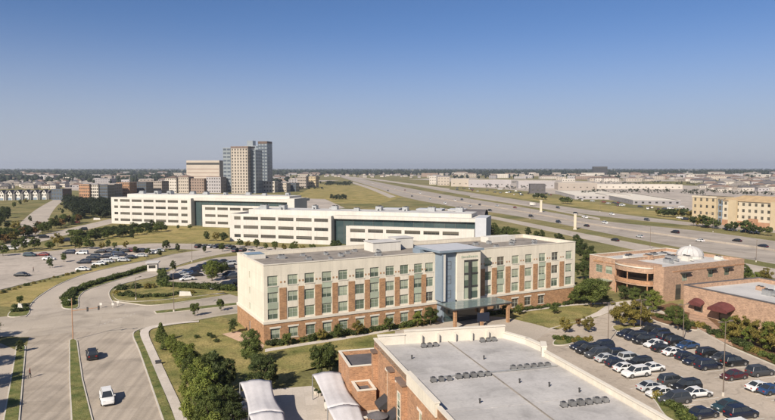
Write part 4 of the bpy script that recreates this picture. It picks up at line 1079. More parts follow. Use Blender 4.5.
def block(name, label, cat, loc, ang, w, d, h, wm, rm, rows, cols, group=None, gab=False, ww=1.5, wh=1.5, each=False, gm_=None, proud=0.06):
    """a far building: walls with real openings, flat or hipped roof"""
    o = tag(empty(name, loc, ang), label, cat, group)
    mb = MB(); gm_ = gm_ or M['glass_dark']
    fl = h / max(rows, 1)
    ops = []
    for j in range(rows):
        for k in range(cols):
            xc = w * (k + .5) / cols
            ops.append((xc - ww / 2, xc + ww / 2, fl * j + fl * .32, fl * j + fl * .32 + wh))
    facade(mb, (-w / 2, -d / 2), (1, 0), (0, -1), w, -.2, h, ops, 0, .3)
    nc = max(1, int(cols * d / w)); ops2 = []
    for j in range(rows):
        for k in range(nc):
            xc = d * (k + .5) / nc
            ops2.append((xc - ww / 2, xc + ww / 2, fl * j + fl * .32, fl * j + fl * .32 + wh))
    if rows == 0: ops2 = []
    facade(mb, (-w / 2, d / 2), (0, -1), (-1, 0), d, -.2, h, ops2, 0, .3)
    facade(mb, (w / 2, -d / 2), (0, 1), (1, 0), d, -.2, h, ops2, 0, .3)
    facade(mb, (w / 2, d / 2), (-1, 0), (0, 1), w, -.2, h, [], 0)
    mb.obj('wall', wm, o)
    if each:
        for (a, b, c, e) in ops: MB().box(-w / 2 + a, -d / 2 + .2, c, -w / 2 + b, -d / 2 + .25, e).obj('window', gm_, o)
    gl = MB()
    if not each:
        for (a, b, c, e) in ops: gl.box(-w / 2 + a, -d / 2 + .2, c, -w / 2 + b, -d / 2 + .25, e)
    for (a, b, c, e) in ops2:
        gl.box(-w / 2 + .2, d / 2 - b, c, -w / 2 + .25, d / 2 - a, e); gl.box(w / 2 - .25, -d / 2 + a, c, w / 2 - .2, -d / 2 + b, e)
    if gl.f: stuff(gl.obj('windows', gm_, o))
    r = MB()
    if gab:
        e = .6; x, y = w / 2 + e, d / 2 + e; rh = gab; q = min(x, y) * .9
        if x >= y: t = [(-x + q, 0, h + rh), (x - q, 0, h + rh)]
        else: t = [(0, -y + q, h + rh), (0, y - q, h + rh)]
        c = [(-x, -y, h), (x, -y, h), (x, y, h), (-x, y, h)]
        if x >= y:
            r.face([c[0], c[1], t[1], t[0]]); r.face([c[2], c[3], t[0], t[1]]); r.face([c[1], c[2], t[1]]); r.face([c[3], c[0], t[0]])
        else:
            r.face([c[0], c[1], t[0]]); r.face([c[1], c[2], t[1], t[0]]); r.face([c[2], c[3], t[1]]); r.face([c[3], c[0], t[0], t[1]])
        r.face([c[3], c[2], c[1], c[0]])
    else:
        r.box(-w / 2 + .3, -d / 2 + .3, h - .6, w / 2 - .3, d / 2 - .3, h - .5)
        for (a, b, c_, d_) in ((-w / 2, -d / 2, w / 2, -d / 2 + .3), (-w / 2, d / 2 - .3, w / 2, d / 2), (-w / 2, -d / 2 + .3, -w / 2 + .3, d / 2 - .3), (w / 2 - .3, -d / 2 + .3, w / 2, d / 2 - .3)):
            r.box(a - .05, b - .05, h - .02, c_ + .05, d_ + .05, h + .15)
    r.obj('roof', rm, o)
    return o
def pblock(px0, px1, yt, yb, dep=14, ang=0.0, **k):
    """block measured from its left and right edge, top and foot in the photograph"""
    pc = at((px0 + px1) / 2, yb); sc = pc.y / FPX
    w = (px1 - px0) * sc; h = max(3.0, CAM_H - (yt - 167.5) * sc)
    pos = Vector((pc.x, pc.y + dep / 2, 0))
    return dict(loc=pos, ang=ang, w=w, d=dep, h=h, **k)

# yellow hotel across the freeway
YF = Frame(196.0, 398.0, -65.6)
def yblock(x0, x1, y0, dep, h, **k):
    return dict(loc=YF.w((x0 + x1) / 2, y0 + dep / 2), ang=YF.a, w=x1 - x0, d=dep, h=h, **k)
o = block('apartment_hotel', 'ochre four-storey hotel wing at the end farther from the dome building, across the freeway', 'hotel', **yblock(0, 17, 0, 16, 16.7, wm=M['ochre'], rm=M['roof_taupe'], rows=4, cols=4, each=True, ww=1.6, wh=1.8))
MB().box(-8.8, -8.3, 16.0, 8.8, -7.9, 17.1).obj('cornice', M['sand'], o); MB().box(-8.55, -8.14, -.1, 8.55, -8.02, 3.2).obj('base_course', M['stone'], o)
o = block('apartment_hotel', 'dark glazed stair link between the two yellow hotel wings', 'hotel link', **yblock(17.2, 21.8, 2.0, 12, 15.2, wm=M['greyblue'], rm=M['roof_taupe'], rows=4, cols=2, each=True, ww=1.8, wh=2.6))
o = block('apartment_hotel', 'cream four-storey hotel wing with ochre tiled hip roof across the freeway', 'hotel', **yblock(22, 80, -0.5, 17, 15.0, wm=M['sand'], rm=M['ochre_roof'], rows=4, cols=15, gab=3.2, each=True, ww=1.7, wh=1.8))
MB().box(-29.2, -8.64, -.1, 29.2, -8.52, 3.4).obj('base_course', M['stone'], o)
for k in range(4):
    MB().box(-24 + k * 13, -10.2, 0, -19 + k * 13, -8.66, 15.6 if k in (0, 2) else 5.2).obj('bay', M['ochre'] if k in (0, 2) else M['stone'], o)

# tower cluster on the skyline
def skytower(name, label, px0, px1, yt, D, dep, ang, wm, rows, cols, gm_, ww, wh, each=False, **kw):
    sc = D / FPX; w = (px1 - px0) * sc; h = CAM_H + (167.5 - yt) * sc
    X = ((px0 + px1) / 2 - 387.5) * sc
    return block(name, label, 'tower', Vector((X, D + dep / 2, 0)), R(ang), w, dep, h, wm, M['greylight'], rows, cols, None, False, ww, wh, each, gm_)
M['tower_glass'] = mat('pale_blue_curtain_wall', (0.225, 0.245, 0.25), 0.25, .06, .05, .4, .05, spec=.7)
M['tower_dark'] = mat('dark_blue_curtain_wall', (0.085, 0.10, 0.12), 0.22, .06, .05, .4, .05, spec=.7)
o = skytower('office_tower', 'beige gridded tower in front of the blue glass towers on the skyline', 232.5, 250, 148.5, 830, 24, -9, WALLS[0], 15, 6, M['glass_dark'], 1.9, 2.3, True)
MB().box(-11.9, -12.3, 61.0, 12.4, 12.4, 63.2).obj('crown', M['roof_brown'], o)
o = skytower('office_tower', 'grey glass wing attached behind the beige gridded tower', 250, 257.5, 150, 838, 26, -9, M['tower_glass'], 13, 2, M['tower_dark'], 3.4, 2.6)
o = skytower('office_tower', 'pale blue glass slab left of the beige gridded tower', 225, 233, 148, 868, 30, -9, M['tower_glass'], 12, 2, M['tower_dark'], 4.5, 2.4)
o = skytower('office_tower', 'tall pale glass tower with rooftop mast box on the skyline', 246, 262, 146, 930, 30, -9, M['tower_glass'], 14, 4, M['tower_dark'], 4.6, 2.6)
MB().box(-11, -6, 67, -2, 6, 75.5).obj('mast_box', M['tower_glass'], o)
o = skytower('office_tower', 'darkest blue glass tower on the skyline', 259.5, 269, 143.5, 915, 22, -9, M['tower_dark'], 15, 3, M['tower_glass'], 3.4, 2.6)
MB().box(-7, -11.2, 70, 7, 11, 73.5).obj('crown', M['roof_brown'], o)
o = skytower('office_block', 'wide beige office slab with dark top band beside the glass towers', 187, 222, 160.5, 1000, 26, -9, WALLS[0], 0, 0, M['glass_dark'], 52, 1.6)
MB().box(-28, -13.15, 39.5, 28, -12.99, 43).obj('window_band', M['glass_dark'], o)
for z_ in (8, 14, 20, 26, 32): MB().box(-27, -13.1, z_, 27, -12.99, z_ + 1.2).obj('window_band', M['framedark'] if z_ < 0 else WALLS[3], o)
o['category'] = 'office'
o = block('podium_building', 'cream three-storey podium with square windows beneath the glass towers', 'building', **pblock(255, 276, 181, 192.5, 16, R(-9), wm=WALLS[2], rm=M['greylight'], rows=3, cols=7, ww=2.2, wh=2.2))
blist = [
 (80, 92, 184, 200, 'apartment_building', 'rust-brown apartment block next to the dark wood', M['stone'], 5, 5), (92, 100.5, 184.5, 200, 'apartment_building', 'cream apartment block between the rust-brown and navy blocks', WALLS[2], 5, 4),
 (100.5, 109, 185, 200, 'apartment_building', 'navy apartment block behind the four-storey white office', M['tower_dark'], 5, 4), (109.5, 116, 184, 199, 'apartment_building', 'tan apartment block beside the navy block', WALLS[1], 5, 3),
 (117, 131, 182.5, 198, 'apartment_building', 'orange brick apartment block behind the white office roof', M['stone'], 5, 6), (132, 148, 182, 197, 'apartment_building', 'dark slate apartment block behind the white office roof', M['tower_dark'], 5, 7),
 (149, 164, 181, 196, 'apartment_building', 'tan apartment block beside the cream gabled row', WALLS[1], 5, 7), (166, 178, 178, 193, 'apartment_building', 'cream gabled apartment block nearer the slate blocks', WALLS[2], 5, 5),
 (179, 190, 177, 193, 'apartment_building', 'cream gabled apartment block nearer the glass towers', WALLS[0], 5, 5), (190, 206, 178.5, 193, 'apartment_building', 'dark brick apartment block with white trim near the towers', WALLS[3], 5, 6),
 (207, 223, 177, 193, 'apartment_building', 'grey apartment block directly beside the glass slab', WALLS[4], 5, 6), (276, 288, 183, 192, 'apartment_building', 'beige apartment block right beside the tower podium', WALLS[0], 3, 5),
 (289, 297, 183, 191.5, 'office_block', 'dark glass office cube past the tower podium', M['tower_dark'], 3, 4), (298, 307, 176, 188, 'apartment_building', 'tan apartment block with white piers above the dry field', WALLS[1], 4, 5),
 (308, 317, 176.5, 187.5, 'apartment_building', 'ochre apartment block with white piers above the dry field', M['ochre'], 4, 5), (52, 64, 189, 200, 'townhouse_block', 'navy end block of the gabled townhouse row', M['tower_dark'], 3, 4),
 (430, 437, 176, 184.5, 'office_block', 'cream tall block beside the freeway bend', WALLS[2], 3, 3), (438, 450, 177, 185.5, 'office_block', 'beige block with brown base near the freeway bend', WALLS[0], 3, 4),
]
for (a, b, yt, yb, nm, lb, wm, rw, cl) in blist:
    gab = 3.0 if 'gabled apartment' in lb else False
    block(nm, lb, 'building', **pblock(a, b, yt, yb, 16, R(random.uniform(-14, -6)), wm=wm, rm=M['roof_brown'] if gab else random.choice(ROOFS), rows=rw, cols=cl, ww=1.7, wh=1.7, gab=gab))
# gabled townhouses
def townhouse(px, yb, w, k):
    p = at(px, yb); o = tag(empty('townhouse', p, R(-4)), 'white gabled townhouse with dark roof in the row before the wood', 'house', 'white gabled townhouses')
    h = 7.2
    mb = MB(); mb.box(-w / 2, 0, 0, w / 2, 11, h); mb.face([(-w * .36, -.02, h), (w * .36, -.02, h), (0, -.02, h + 3.6)]); mb.box(-w * .36, -1.4, 0, w * .36, -.01, h)
    mb.face([(-w * .36, -1.4, h), (w * .36, -1.4, h), (0, -1.4, h + 3.4)])
    mb.obj('wall', M['white'], o)
    r = MB()
    r.face([(-w * .42, -1.9, h - .3), (0, -1.9, h + 3.9), (0, 6, h + 3.9), (-w * .42, 6, h - .3)]); r.face([(0, -1.9, h + 3.9), (w * .42, -1.9, h - .3), (w * .42, 6, h - .3), (0, 6, h + 3.9)])
    r.face([(-w / 2, -.4, h), (w / 2, -.4, h), (w / 2, 5.5, h + 3.2), (-w / 2, 5.5, h + 3.2)]); r.face([(w / 2, 11.4, h), (-w / 2, 11.4, h), (-w / 2, 5.5, h + 3.2), (w / 2, 5.5, h + 3.2)])
    r.obj('roof', M['roof_dark'], o)
    for x, z in ((-1.4, 4.3), (1.4, 4.3), (0, 7.4)): MB().box(x - .7, -1.5, z, x + .7, -1.41, z + 1.6).obj('window', M['glass_dark'], o)
    MB().box(-1.9, -1.5, 0, 1.9, -1.41, 2.4).obj('garage_door', M['greyblue'], o)
for k, px in enumerate((-6, 2.5, 10.8, 19, 27.2, 36, 45)):
    townhouse(px, 200.4 - 0.02 * px, 7.4, k)
# the dark block on the horizon and long pale warehouses beyond the freeway
block('office_block', 'dark slab building standing alone on the horizon', 'office', Vector((905, 2650, 0)), R(-5), 58, 24, 39, M['darkmetal'], M['roof_dark'], 6, 8, None, False, 4, 3)
whs = [(584, 640, 195.6, 199.5, 150, WALLS[4], 'white-roofed warehouse in the strip facing the dry field'), (645, 691, 200.2, 205, 170, WALLS[5], 'white-roofed warehouse next to the ochre hotel'),
       (600, 682, 184.5, 189, 40, WALLS[2], 'long cream store behind the white-roofed warehouses'), (560, 598, 183, 190, 40, WALLS[1], 'tan store with flat roof behind the freeway pylons'), (520, 556, 181, 188.5, 38, WALLS[4], 'pale grey store beyond the freeway field'),
       (470, 512, 180, 187, 40, WALLS[4], 'pale grey car showroom beyond the freeway field'), (531, 546, 184, 193.5, 18, M['roof_dark'], 'dark brown shop standing before the grey stores'), (452, 470, 179, 186.5, 30, WALLS[0], 'beige store near the freeway bend')]
for a, b, yt, yb, dp, wm, lb in whs:
    block('warehouse' if 'warehouse' in lb else 'store', lb, 'warehouse' if 'warehouse' in lb else 'store', **pblock(a, b, yt, yb, dp, R(-7), wm=wm, rm=M['trim'] if wm is not M['roof_dark'] else M['roof_dark'], rows=1, cols=max(3, int((b - a) / 6)), ww=2.2, wh=1.6))
# scattered low buildings out to the horizon
random.seed(21)
def free(px, y):
    if 322 < px < 430 and y > 174.5: return False
    if 225 < px < 275: return False
    if px < 325 and y > 186: return False
    if px > 560 and y > 182.5: return False
    if 430 <= px <= 560 and y > 179: return False
    if px < 66 and y > 180: return False
    return True
nb = 0
placed = []
while nb < 180:
    px = random.uniform(-30, 805); y = 174.6 + 9 * random.random() ** 1.1
    if not free(px, y): continue
    p = at(px, y)
    w = random.choice((random.uniform(10, 22), random.uniform(10, 22), random.uniform(20, 60))) * (1.0 + p.y / 2500); d = random.uniform(14, 30); h = random.choice((5, 6, 7, 8, 10)) * (1 + p.y / 6000)
    if any((p - q).length < (w + r_) * .62 for q, r_ in placed): continue
    placed.append((p, w)); ci = random.randrange(6); gab = random.choice((False, False, 3.0)); ri = random.randrange(4)
    lb = '%s low building with %s among trees far behind' % (WNAME[ci], 'hipped roof' if gab else 'flat roof')
    block('low_building', lb, 'building', Vector((p.x, p.y, 0)), R(random.uniform(-25, 20)), w, d, h, WALLS[ci], M['roof_brown'] if gab else ROOFS[ri], 1 if h < 8 else 2, max(2, int(w / 6)), 'far %s buildings with %s' % (WNAME[ci], 'hipped roofs' if gab else 'flat roofs'), gab, 2.4, 1.8)
    nb += 1

# rows of pale houses behind the townhouses and along the freeway bend
random.seed(52)
def house_row(n, xr, yr, lb, grp, wr=(9, 18)):
    for k in range(n):
        px = random.uniform(*xr); y = random.uniform(*yr); p = at(px, y)
        if any((p - q).length < (r_ + 12) * .7 for q, r_ in placed): continue
        w = random.uniform(*wr); placed.append((p, w)); ci = random.choice((0, 1, 2, 2, 4))
        block('house', WNAME[ci] + lb, 'house', Vector((p.x, p.y, 0)), R(random.uniform(-25, 25)), w, random.uniform(9, 13), random.uniform(4.5, 7), WALLS[ci], random.choice((M['roof_brown'], M['roof_taupe'], M['roof_dark'])), 1, 3, WNAME[ci] + grp, 3.0, 1.6, 1.5)
house_row(70, (-10, 80), (182, 189), ' hip-roofed house between the townhouses and the wood behind', ' houses behind the townhouses')
house_row(60, (300, 430), (174.3, 178), ' hip-roofed house among trees near the freeway bend', ' houses near the freeway bend', (8, 14))
house_row(40, (70, 230), (176.5, 183), ' hip-roofed house behind the apartment blocks', ' houses behind the apartment blocks', (14, 26))
house_row(60, (690, 800), (180, 192), ' hip-roofed house beyond the yellow hotel', ' houses beyond the yellow hotel', (12, 34))
house_row(40, (560, 790), (177, 182), ' hip-roofed house beyond the warehouses', ' houses beyond the warehouses', (14, 30))
# ------------------------------------------------------------------ trees and shrubs
def leaf_mesh(name, clumps, nleaf, size, mats, seed, flat=0.0):
    """clumps: list of (x,y,z,r); leaf-sized faces spread over and through each clump"""
    g = np.random.default_rng(seed)
    C = np.array(clumps); wts = C[:, 3] ** 2; wts /= wts.sum()
    ci = g.choice(len(C), nleaf, p=wts)
    d = g.normal(size=(nleaf, 3)); d /= np.linalg.norm(d, axis=1)[:, None]
    rr = C[ci, 3] * (0.30 + 0.75 * g.random(nleaf) ** 0.6) * (1 + 0.16 * g.normal(size=nleaf))
    P = C[ci, :3] + d * rr[:, None] * np.array([1, 1, 0.85])
    nrm = d + 0.55 * g.normal(size=(nleaf, 3)) + np.array([0, 0, 0.35]); nrm /= np.linalg.norm(nrm, axis=1)[:, None]
    a = np.cross(nrm, g.normal(size=(nleaf, 3))); a /= np.linalg.norm(a, axis=1)[:, None]
    b = np.cross(nrm, a)
    s = size * (0.6 + 0.8 * g.random(nleaf))
    a *= s[:, None]; b *= (s * 0.62)[:, None]
    V = np.stack([P - a, P - b * 1.0 + a * 0.1, P + a, P + b], 1).reshape(-1, 3)
    me = bpy.data.meshes.new(name)
    me.vertices.add(len(V)); me.vertices.foreach_set('co', V.ravel())
    me.loops.add(len(V)); me.loops.foreach_set('vertex_index', np.arange(len(V), dtype=np.int32))
    me.polygons.add(nleaf); me.polygons.foreach_set('loop_start', np.arange(0, len(V), 4, dtype=np.int32))
    for m in (mats if isinstance(mats, list) else [mats]): me.materials.append(m)
    at_ = me.attributes.new('tint', 'FLOAT', 'FACE')
    ct = g.random(len(C))
    at_.data.foreach_set('value', np.clip(0.55 * ct[ci] + 0.5 * g.random(nleaf), 0, 1).astype(np.float32))
    me.update(); me.validate()
    return me
def clumps_round(g, n, rx, rz, zc, r0, r1, shell=0.75):
    out = []
    for _ in range(n):
        d = g.normal(size=3); d /= np.linalg.norm(d)
        t = shell * (0.35 + 0.65 * g.random() ** 0.4)
        r = r0 + (r1 - r0) * g.random()
        out.append((d[0] * rx * t, d[1] * rx * t, zc + d[2] * rz * t, r))
    return out
def trunk_mesh(h, zc, r, spread, seed):
    g = np.random.default_rng(seed); mb = MB()
    top = h * 0.55
    mb.tube((0, 0, -.1), (0.05, 0.03, zc * .55), r, r * .75, 8); mb.tube((0.05, 0.03, zc * .55), (0, 0, top), r * .75, r * .4, 8)
    for k in range(6):
        a = k * 1.05 + g.random(); e = (spread * .75 * math.cos(a), spread * .75 * math.sin(a), zc + (g.random() - .2) * h * .25)
        mb.tube((0.04, 0.02, zc * (.5 + .1 * g.random())), e, r * .42, r * .12, 6)
    return mb.mesh('trunk', M['bark'], True)
TP = {}
def proto(key, h, rx, mat_, nclump, nleaf, size, seed, style='round', shared=None):
    g = np.random.default_rng(seed)
    if style == 'round':
        rz = h * 0.40; zc = h - rz * 1.02
        lob = g.normal(size=(6, 3)); lob /= np.linalg.norm(lob, axis=1)[:, None]
        cl = []
        for _ in range(int(nclump * 1.8)):
            d = g.normal(size=3); d /= np.linalg.norm(d)
            f = .62 + .5 * max(0, float((lob @ d).max())) ** 3
            t = f * (0.30 + 0.70 * g.random() ** 0.45); r = rx * (.10 + .20 * g.random())
            cl.append((d[0] * rx * t, d[1] * rx * t, zc + d[2] * rz * t * 1.05, r))
    elif style == 'cone':
        cl = []; zc = h * .4
        for k in range(nclump):
            t = k / nclump; a = k * 2.4; rr = rx * (1 - t) ** .8 * .62
            cl.append((rr * math.cos(a), rr * math.sin(a), h * (.12 + .82 * t), rx * (.42 - .27 * t)))
    elif style == 'bush':
        cl = [(x, y, z * .9 + h * .4, r) for x, y, z, r in clumps_round(g, nclump, rx, h * .5, 0, rx * .3, rx * .5)]
        zc = h * .4
    cm_ = leaf_mesh('crown_' + key, cl, nleaf, size, mat_, seed)
    tm = trunk_mesh(h, max(.3, zc), max(.05, h * .022), rx, seed)
    TP[key] = (cm_, tm, h)
proto('oak1', 8.0, 3.2, M['leaf'], 42, 13000, .13, 1); proto('oak2', 8.0, 2.7, M['leaf'], 34, 11000, .13, 2); proto('oak3', 8.0, 3.5, M['leaf'], 46, 14000, .13, 3)
proto('bright1', 7.0, 2.9, M['leaf_bright'], 34, 11000, .125, 4); proto('bright2', 7.0, 2.6, M['leaf_bright'], 30, 10000, .125, 5)
proto('dark1', 8.0, 2.7, M['leaf_dark'], 34, 11000, .13, 6); proto('dark2', 8.0, 3.2, M['leaf_dark'], 38, 12000, .13, 7)
proto('olive1', 5.5, 2.5, M['leaf_olive'], 28, 7500, .125, 8); proto('olive2', 5.5, 2.2, M['leaf_olive'], 24, 6500, .125, 9)
proto('rust1', 4.5, 1.6, M['leaf_rust'], 20, 2000, .17, 10)
proto('cone1', 7.0, 1.9, M['leaf'], 40, 4500, .17, 12, 'cone'); proto('cone2', 7.0, 1.6, M['leaf_dark'], 36, 4000, .17, 13, 'cone')
proto('bush1', 1.3, 1.0, M['leaf'], 12, 900, .12, 14, 'bush'); proto('bush2', 1.3, 1.1, M['leaf_dark'], 12, 900, .12, 15, 'bush'); proto('bush3', 1.2, 0.9, M['leaf_olive'], 12, 800, .12, 16, 'bush')
proto('mid1', 8.0, 3.4, M['leaf_dark'], 22, 900, .55, 17); proto('mid2', 8.0, 3.0, M['leaf'], 20, 900, .55, 18); proto('mid3', 7.0, 3.0, M['leaf_olive'], 18, 700, .5, 19); proto('midc', 8.0, 2.0, M['leaf_dark'], 20, 700, .5, 20, 'cone')
def tree(p, key, h, label, group=None, name='tree', cat='tree', wide=1.0, sink=0.0):
    cm_, tm, h0 = TP[key]; s = h / h0
    o = tag(empty(name, (p[0], p[1], (p[2] if len(p) > 2 else 0) - sink), random.uniform(0, 6.28)), label, cat, group)
    inst('crown', cm_, o, sc=(s * wide, s * wide, s))
    inst('trunk', tm, o, sc=s)
    return o
def px_tree(px, py, key, h, *a, **k): return tree(at(px, py), key, h, *a, **k)
random.seed(5)
# dense screen beside the sidewalk, between boulevard and patio
for px, py, key, h, w in ((187, 378, 'bright1', 5.4, .85), (190, 391, 'oak1', 5.6, .8), (199, 398, 'bright2', 6.2, .9), (195, 409, 'bright2', 5.8, .95), (206, 414, 'bright1', 6.2, .9), (202, 432, 'bright2', 6.6, 1.0), (211, 436, 'oak1', 6.4, .8), (205, 388, 'oak2', 5.8, .85), (194, 376, 'oak3', 4.8, .7), (212, 462, 'bright2', 6, 1.0), (222, 478, 'oak3', 6, 1.0)):
    b_ = 'yellow-green' if key.startswith('bright') else 'mid green'
    px_tree(px, py, key, h, 'bushy %s tree in the dense screen between the sidewalk and the patio' % b_, b_ + ' trees in the sidewalk screen', wide=w)
g2 = ('slender dark evergreen in the shaded row beside the left shade sail', 'dark evergreens beside the shade sail')
for px, py, h in ((217, 390, 6.4), (221, 404, 6.0), (226, 420, 5.0), (226, 393, 5.4), (230, 436, 5.0), (234, 410, 3.0)):
    px_tree(px, py, random.choice(('dark1', 'dark2')), h, g2[0], g2[1])
px_tree(161, 342, 'cone1', 4.2, 'small pointed evergreen at the sidewalk bend', wide=1.2); px_tree(166, 350, 'cone1', 3.6, 'short conical evergreen next to the pointed evergreen at the sidewalk bend', wide=1.2)
g3 = ('low green shrub tree between the sidewalk bend and the dense screen', 'low shrub trees on the sidewalk side')
for px, py, h in ((171, 352, 3.2), (175, 358, 3.4), (180, 366, 4.2), (184, 371, 4.6), (178, 362, 3.5)): px_tree(px, py, 'bright1', h, *g3, wide=.85)
px_tree(252, 366, 'oak1', 6.0, 'green tree at the hotel\'s near brick corner'); px_tree(262, 391, 'dark2', 6.4, 'dark tree at the patio edge in front of the hotel corner')
px_tree(270, 384, 'dark1', 4.5, 'smaller dark tree on the lawn beside the patio edge'); px_tree(322, 380, 'oak2', 6.6, 'green tree on the lawn beside the dark-roofed annex', wide=.95); px_tree(330, 372, 'dark1', 5.0, 'dark small tree behind the right-hand shade sail')
px_tree(233, 333, 'dark1', 3.2, 'small dark tree at the hotel\'s cream end wall')
# foundation planting along the hotel
g4 = ('clipped shrub in the planting bed along the hotel\'s brick base', 'foundation shrubs along the hotel')
for k in range(34):
    x = 0.8 + k * 1.12 + random.uniform(-.3, .3)
    tree(HF.w(x, -1.5 - random.random() * .8), random.choice(('bush1', 'bush2', 'bush1', 'bush3')), random.uniform(.8, 1.5), *g4, name='shrub', cat='shrub')
for k in range(24):
    x = 54.5 + k * 1.15 + random.uniform(-.3, .3)
    tree(HF.w(x, -1.4 - random.random() * .6), random.choice(('bush1', 'bush2')), random.uniform(.7, 1.2), 'low shrub along the brick base of the hotel wing beyond the entrance canopy', 'shrubs along the hotel wing beyond the canopy', name='shrub', cat='shrub')
g5 = ('small ornamental tree close against the hotel\'s ground floor windows', 'ornamental trees along the hotel')
for x, y, h, key in ((3.5, -3.4, 2.8, 'oak2'), (14.5, -3.0, 3.0, 'oak1'), (19, -3.2, 3.2, 'olive2'), (26.5, -3, 3.2, 'oak2'), (33.5, -3, 3.6, 'bright2'), (36.8, -3.2, 4.2, 'oak1'), (11.0, -3.2, 2.4, 'olive1'), (57, -4, 3.0, 'oak2'), (61, -4.5, 2.6, 'olive2'), (-1.6, 3.5, 2.6, 'dark2'), (80.5, -2.5, 3.8, 'oak1'), (84.5, 1.5, 5.0, 'dark1'), (86, 6, 5.5, 'oak2')):
    tree(HF.w(x, y), key, h, *g5)
px_tree(519, 315, 'oak2', 2.6, 'small round tree on the lawn near the hotel driveway'); px_tree(554, 314, 'oak1', 2.8, 'small round tree on the lawn at the hotel\'s far wing')
px_tree(565, 333, 'olive2', 3.3, 'small yellow-orange tree on the plaza between driveway and car park'); px_tree(588, 332, 'olive1', 3.2, 'sparse yellow-green tree on the plaza beside the car park'); px_tree(579, 327, 'rust1', 2.2, 'tiny rusty shrub tree on the plaza')
px_tree(591, 307, 'oak3', 8.4, 'large dark green tree at the curved balcony side of the dome building', wide=1.1); px_tree(602, 304, 'dark1', 6.0, 'dark tree beside the large green tree near the curved balcony'); px_tree(580, 303, 'oak2', 5.0, 'mid green tree between the hotel\'s far end and the dome building')
px_tree(621, 326, 'olive1', 5.2, 'olive-yellow tree at the top island of the car park', wide=1.2); px_tree(634, 328, 'olive2', 6.0, 'taller olive-yellow tree in front of the curved balcony', wide=1.2); px_tree(643, 326, 'olive1', 4.4, 'olive-yellow tree nearest the brick corner tower', wide=1.1)
px_tree(634, 304, 'oak1', 4.4, 'round green tree under the curved balcony'); px_tree(624, 300, 'dark2', 4.2, 'dark shrub tree under the curved balcony beside the round green tree'); px_tree(644, 306, 'dark1', 4.0, 'dark shrub tree under the curved balcony towards the corner tower'); px_tree(653, 312, 'bright1', 5.2, 'fresh green round tree at the brick corner tower')
px_tree(678, 330, 'oak1', 5.2, 'green tree in the mulch island before the maroon awning'); px_tree(670, 322, 'oak2', 3.6, 'small green tree at the tip of the mulch island'); px_tree(688, 333, 'dark1', 2.6, 'low dark shrub tree at the end of the mulch island')
g6 = ('yellow-green tree in the bed along the restaurant wall', 'trees along the restaurant wall')
for px, py, h, key in ((732, 340, 4.6, 'bright1'), (741, 343, 5.4, 'olive1'), (750, 346, 4.4, 'bright2'), (760, 349, 5.4, 'olive2'), (770, 352, 5.6, 'bright1'), (780, 356, 5.6, 'olive1'), (795, 360, 5.6, 'bright1'), (726, 333, 3.4, 'oak2')): px_tree(px, py, key, h, *g6)
g7 = ('dark clipped hedge shrub along the car park kerb below the restaurant', 'hedge shrubs below the restaurant')
for k in range(26):
    t = k / 25; px_tree(700 + t * 95 + random.uniform(-1, 1), 331 + t * 40 - 3 * (1 - t) + random.uniform(-2, 1), random.choice(('bush1', 'bush2', 'bush2', 'bush3')), random.uniform(1.0, 1.7), *g7, name='shrub', cat='shrub')
g8 = ('green shrub in the strip between the grey roof and the parked cars', 'shrubs beside the grey-roofed building')
for k in range(24):
    t = k / 23; px_tree(660 + t * 55 + random.uniform(-2.0, 2.0), 399 + t * 47 + random.uniform(-2, 2), random.choice(('bush1', 'bush1', 'bush3')), random.uniform(.9, 1.5), *g8, name='shrub', cat='shrub')
for k in range(12):
    px_tree(556 + k * 3 + random.uniform(-1, 1), 341 + random.uniform(-1.5, 2), random.choice(('bush1', 'bush3')), random.uniform(.8, 1.2), 'low shrub in the island at the head of the car park', 'shrubs in the car park head island', name='shrub', cat='shrub')
for k in range(12):
    t = k / 11; px_tree(655 + t * 40 + random.uniform(-1, 1), 316 + t * 12 + random.uniform(-1, 2), random.choice(('bush1', 'bush2')), random.uniform(.8, 1.4), 'low shrub filling the mulch island before the maroon awning', 'shrubs in the mulch island', name='shrub', cat='shrub')
px_tree(745, 281, 'oak1', 5.2, 'green tree behind the restaurant beside the freeway frontage road'); px_tree(765, 283, 'olive1', 4.5, 'olive tree behind the restaurant beside the green tree'); px_tree(757, 285, 'bright2', 4, 'fresh green tree between the two trees behind the restaurant')
g9 = ('dark tree in the belt between the hotel roof and the freeway', 'tree belt between hotel and freeway')
for px, py, h in ((484, 236, 6), (490, 237, 6.5), (497, 239, 6), (503, 240, 6.5), (508, 241, 7), (513, 242, 6.5), (519, 243, 5), (528, 238, 5.5), (536, 240, 4.5), (542, 241, 5.5), (559, 243, 5), (562, 246, 4), (578, 254, 8), (584, 262, 7.5), (588, 268, 6.5), (583, 280, 6.5), (594, 264, 4.5), (495, 232, 5), (486, 230, 4)):
    px_tree(px, py, random.choice(('dark1', 'dark2', 'oak1')), h, *g9)
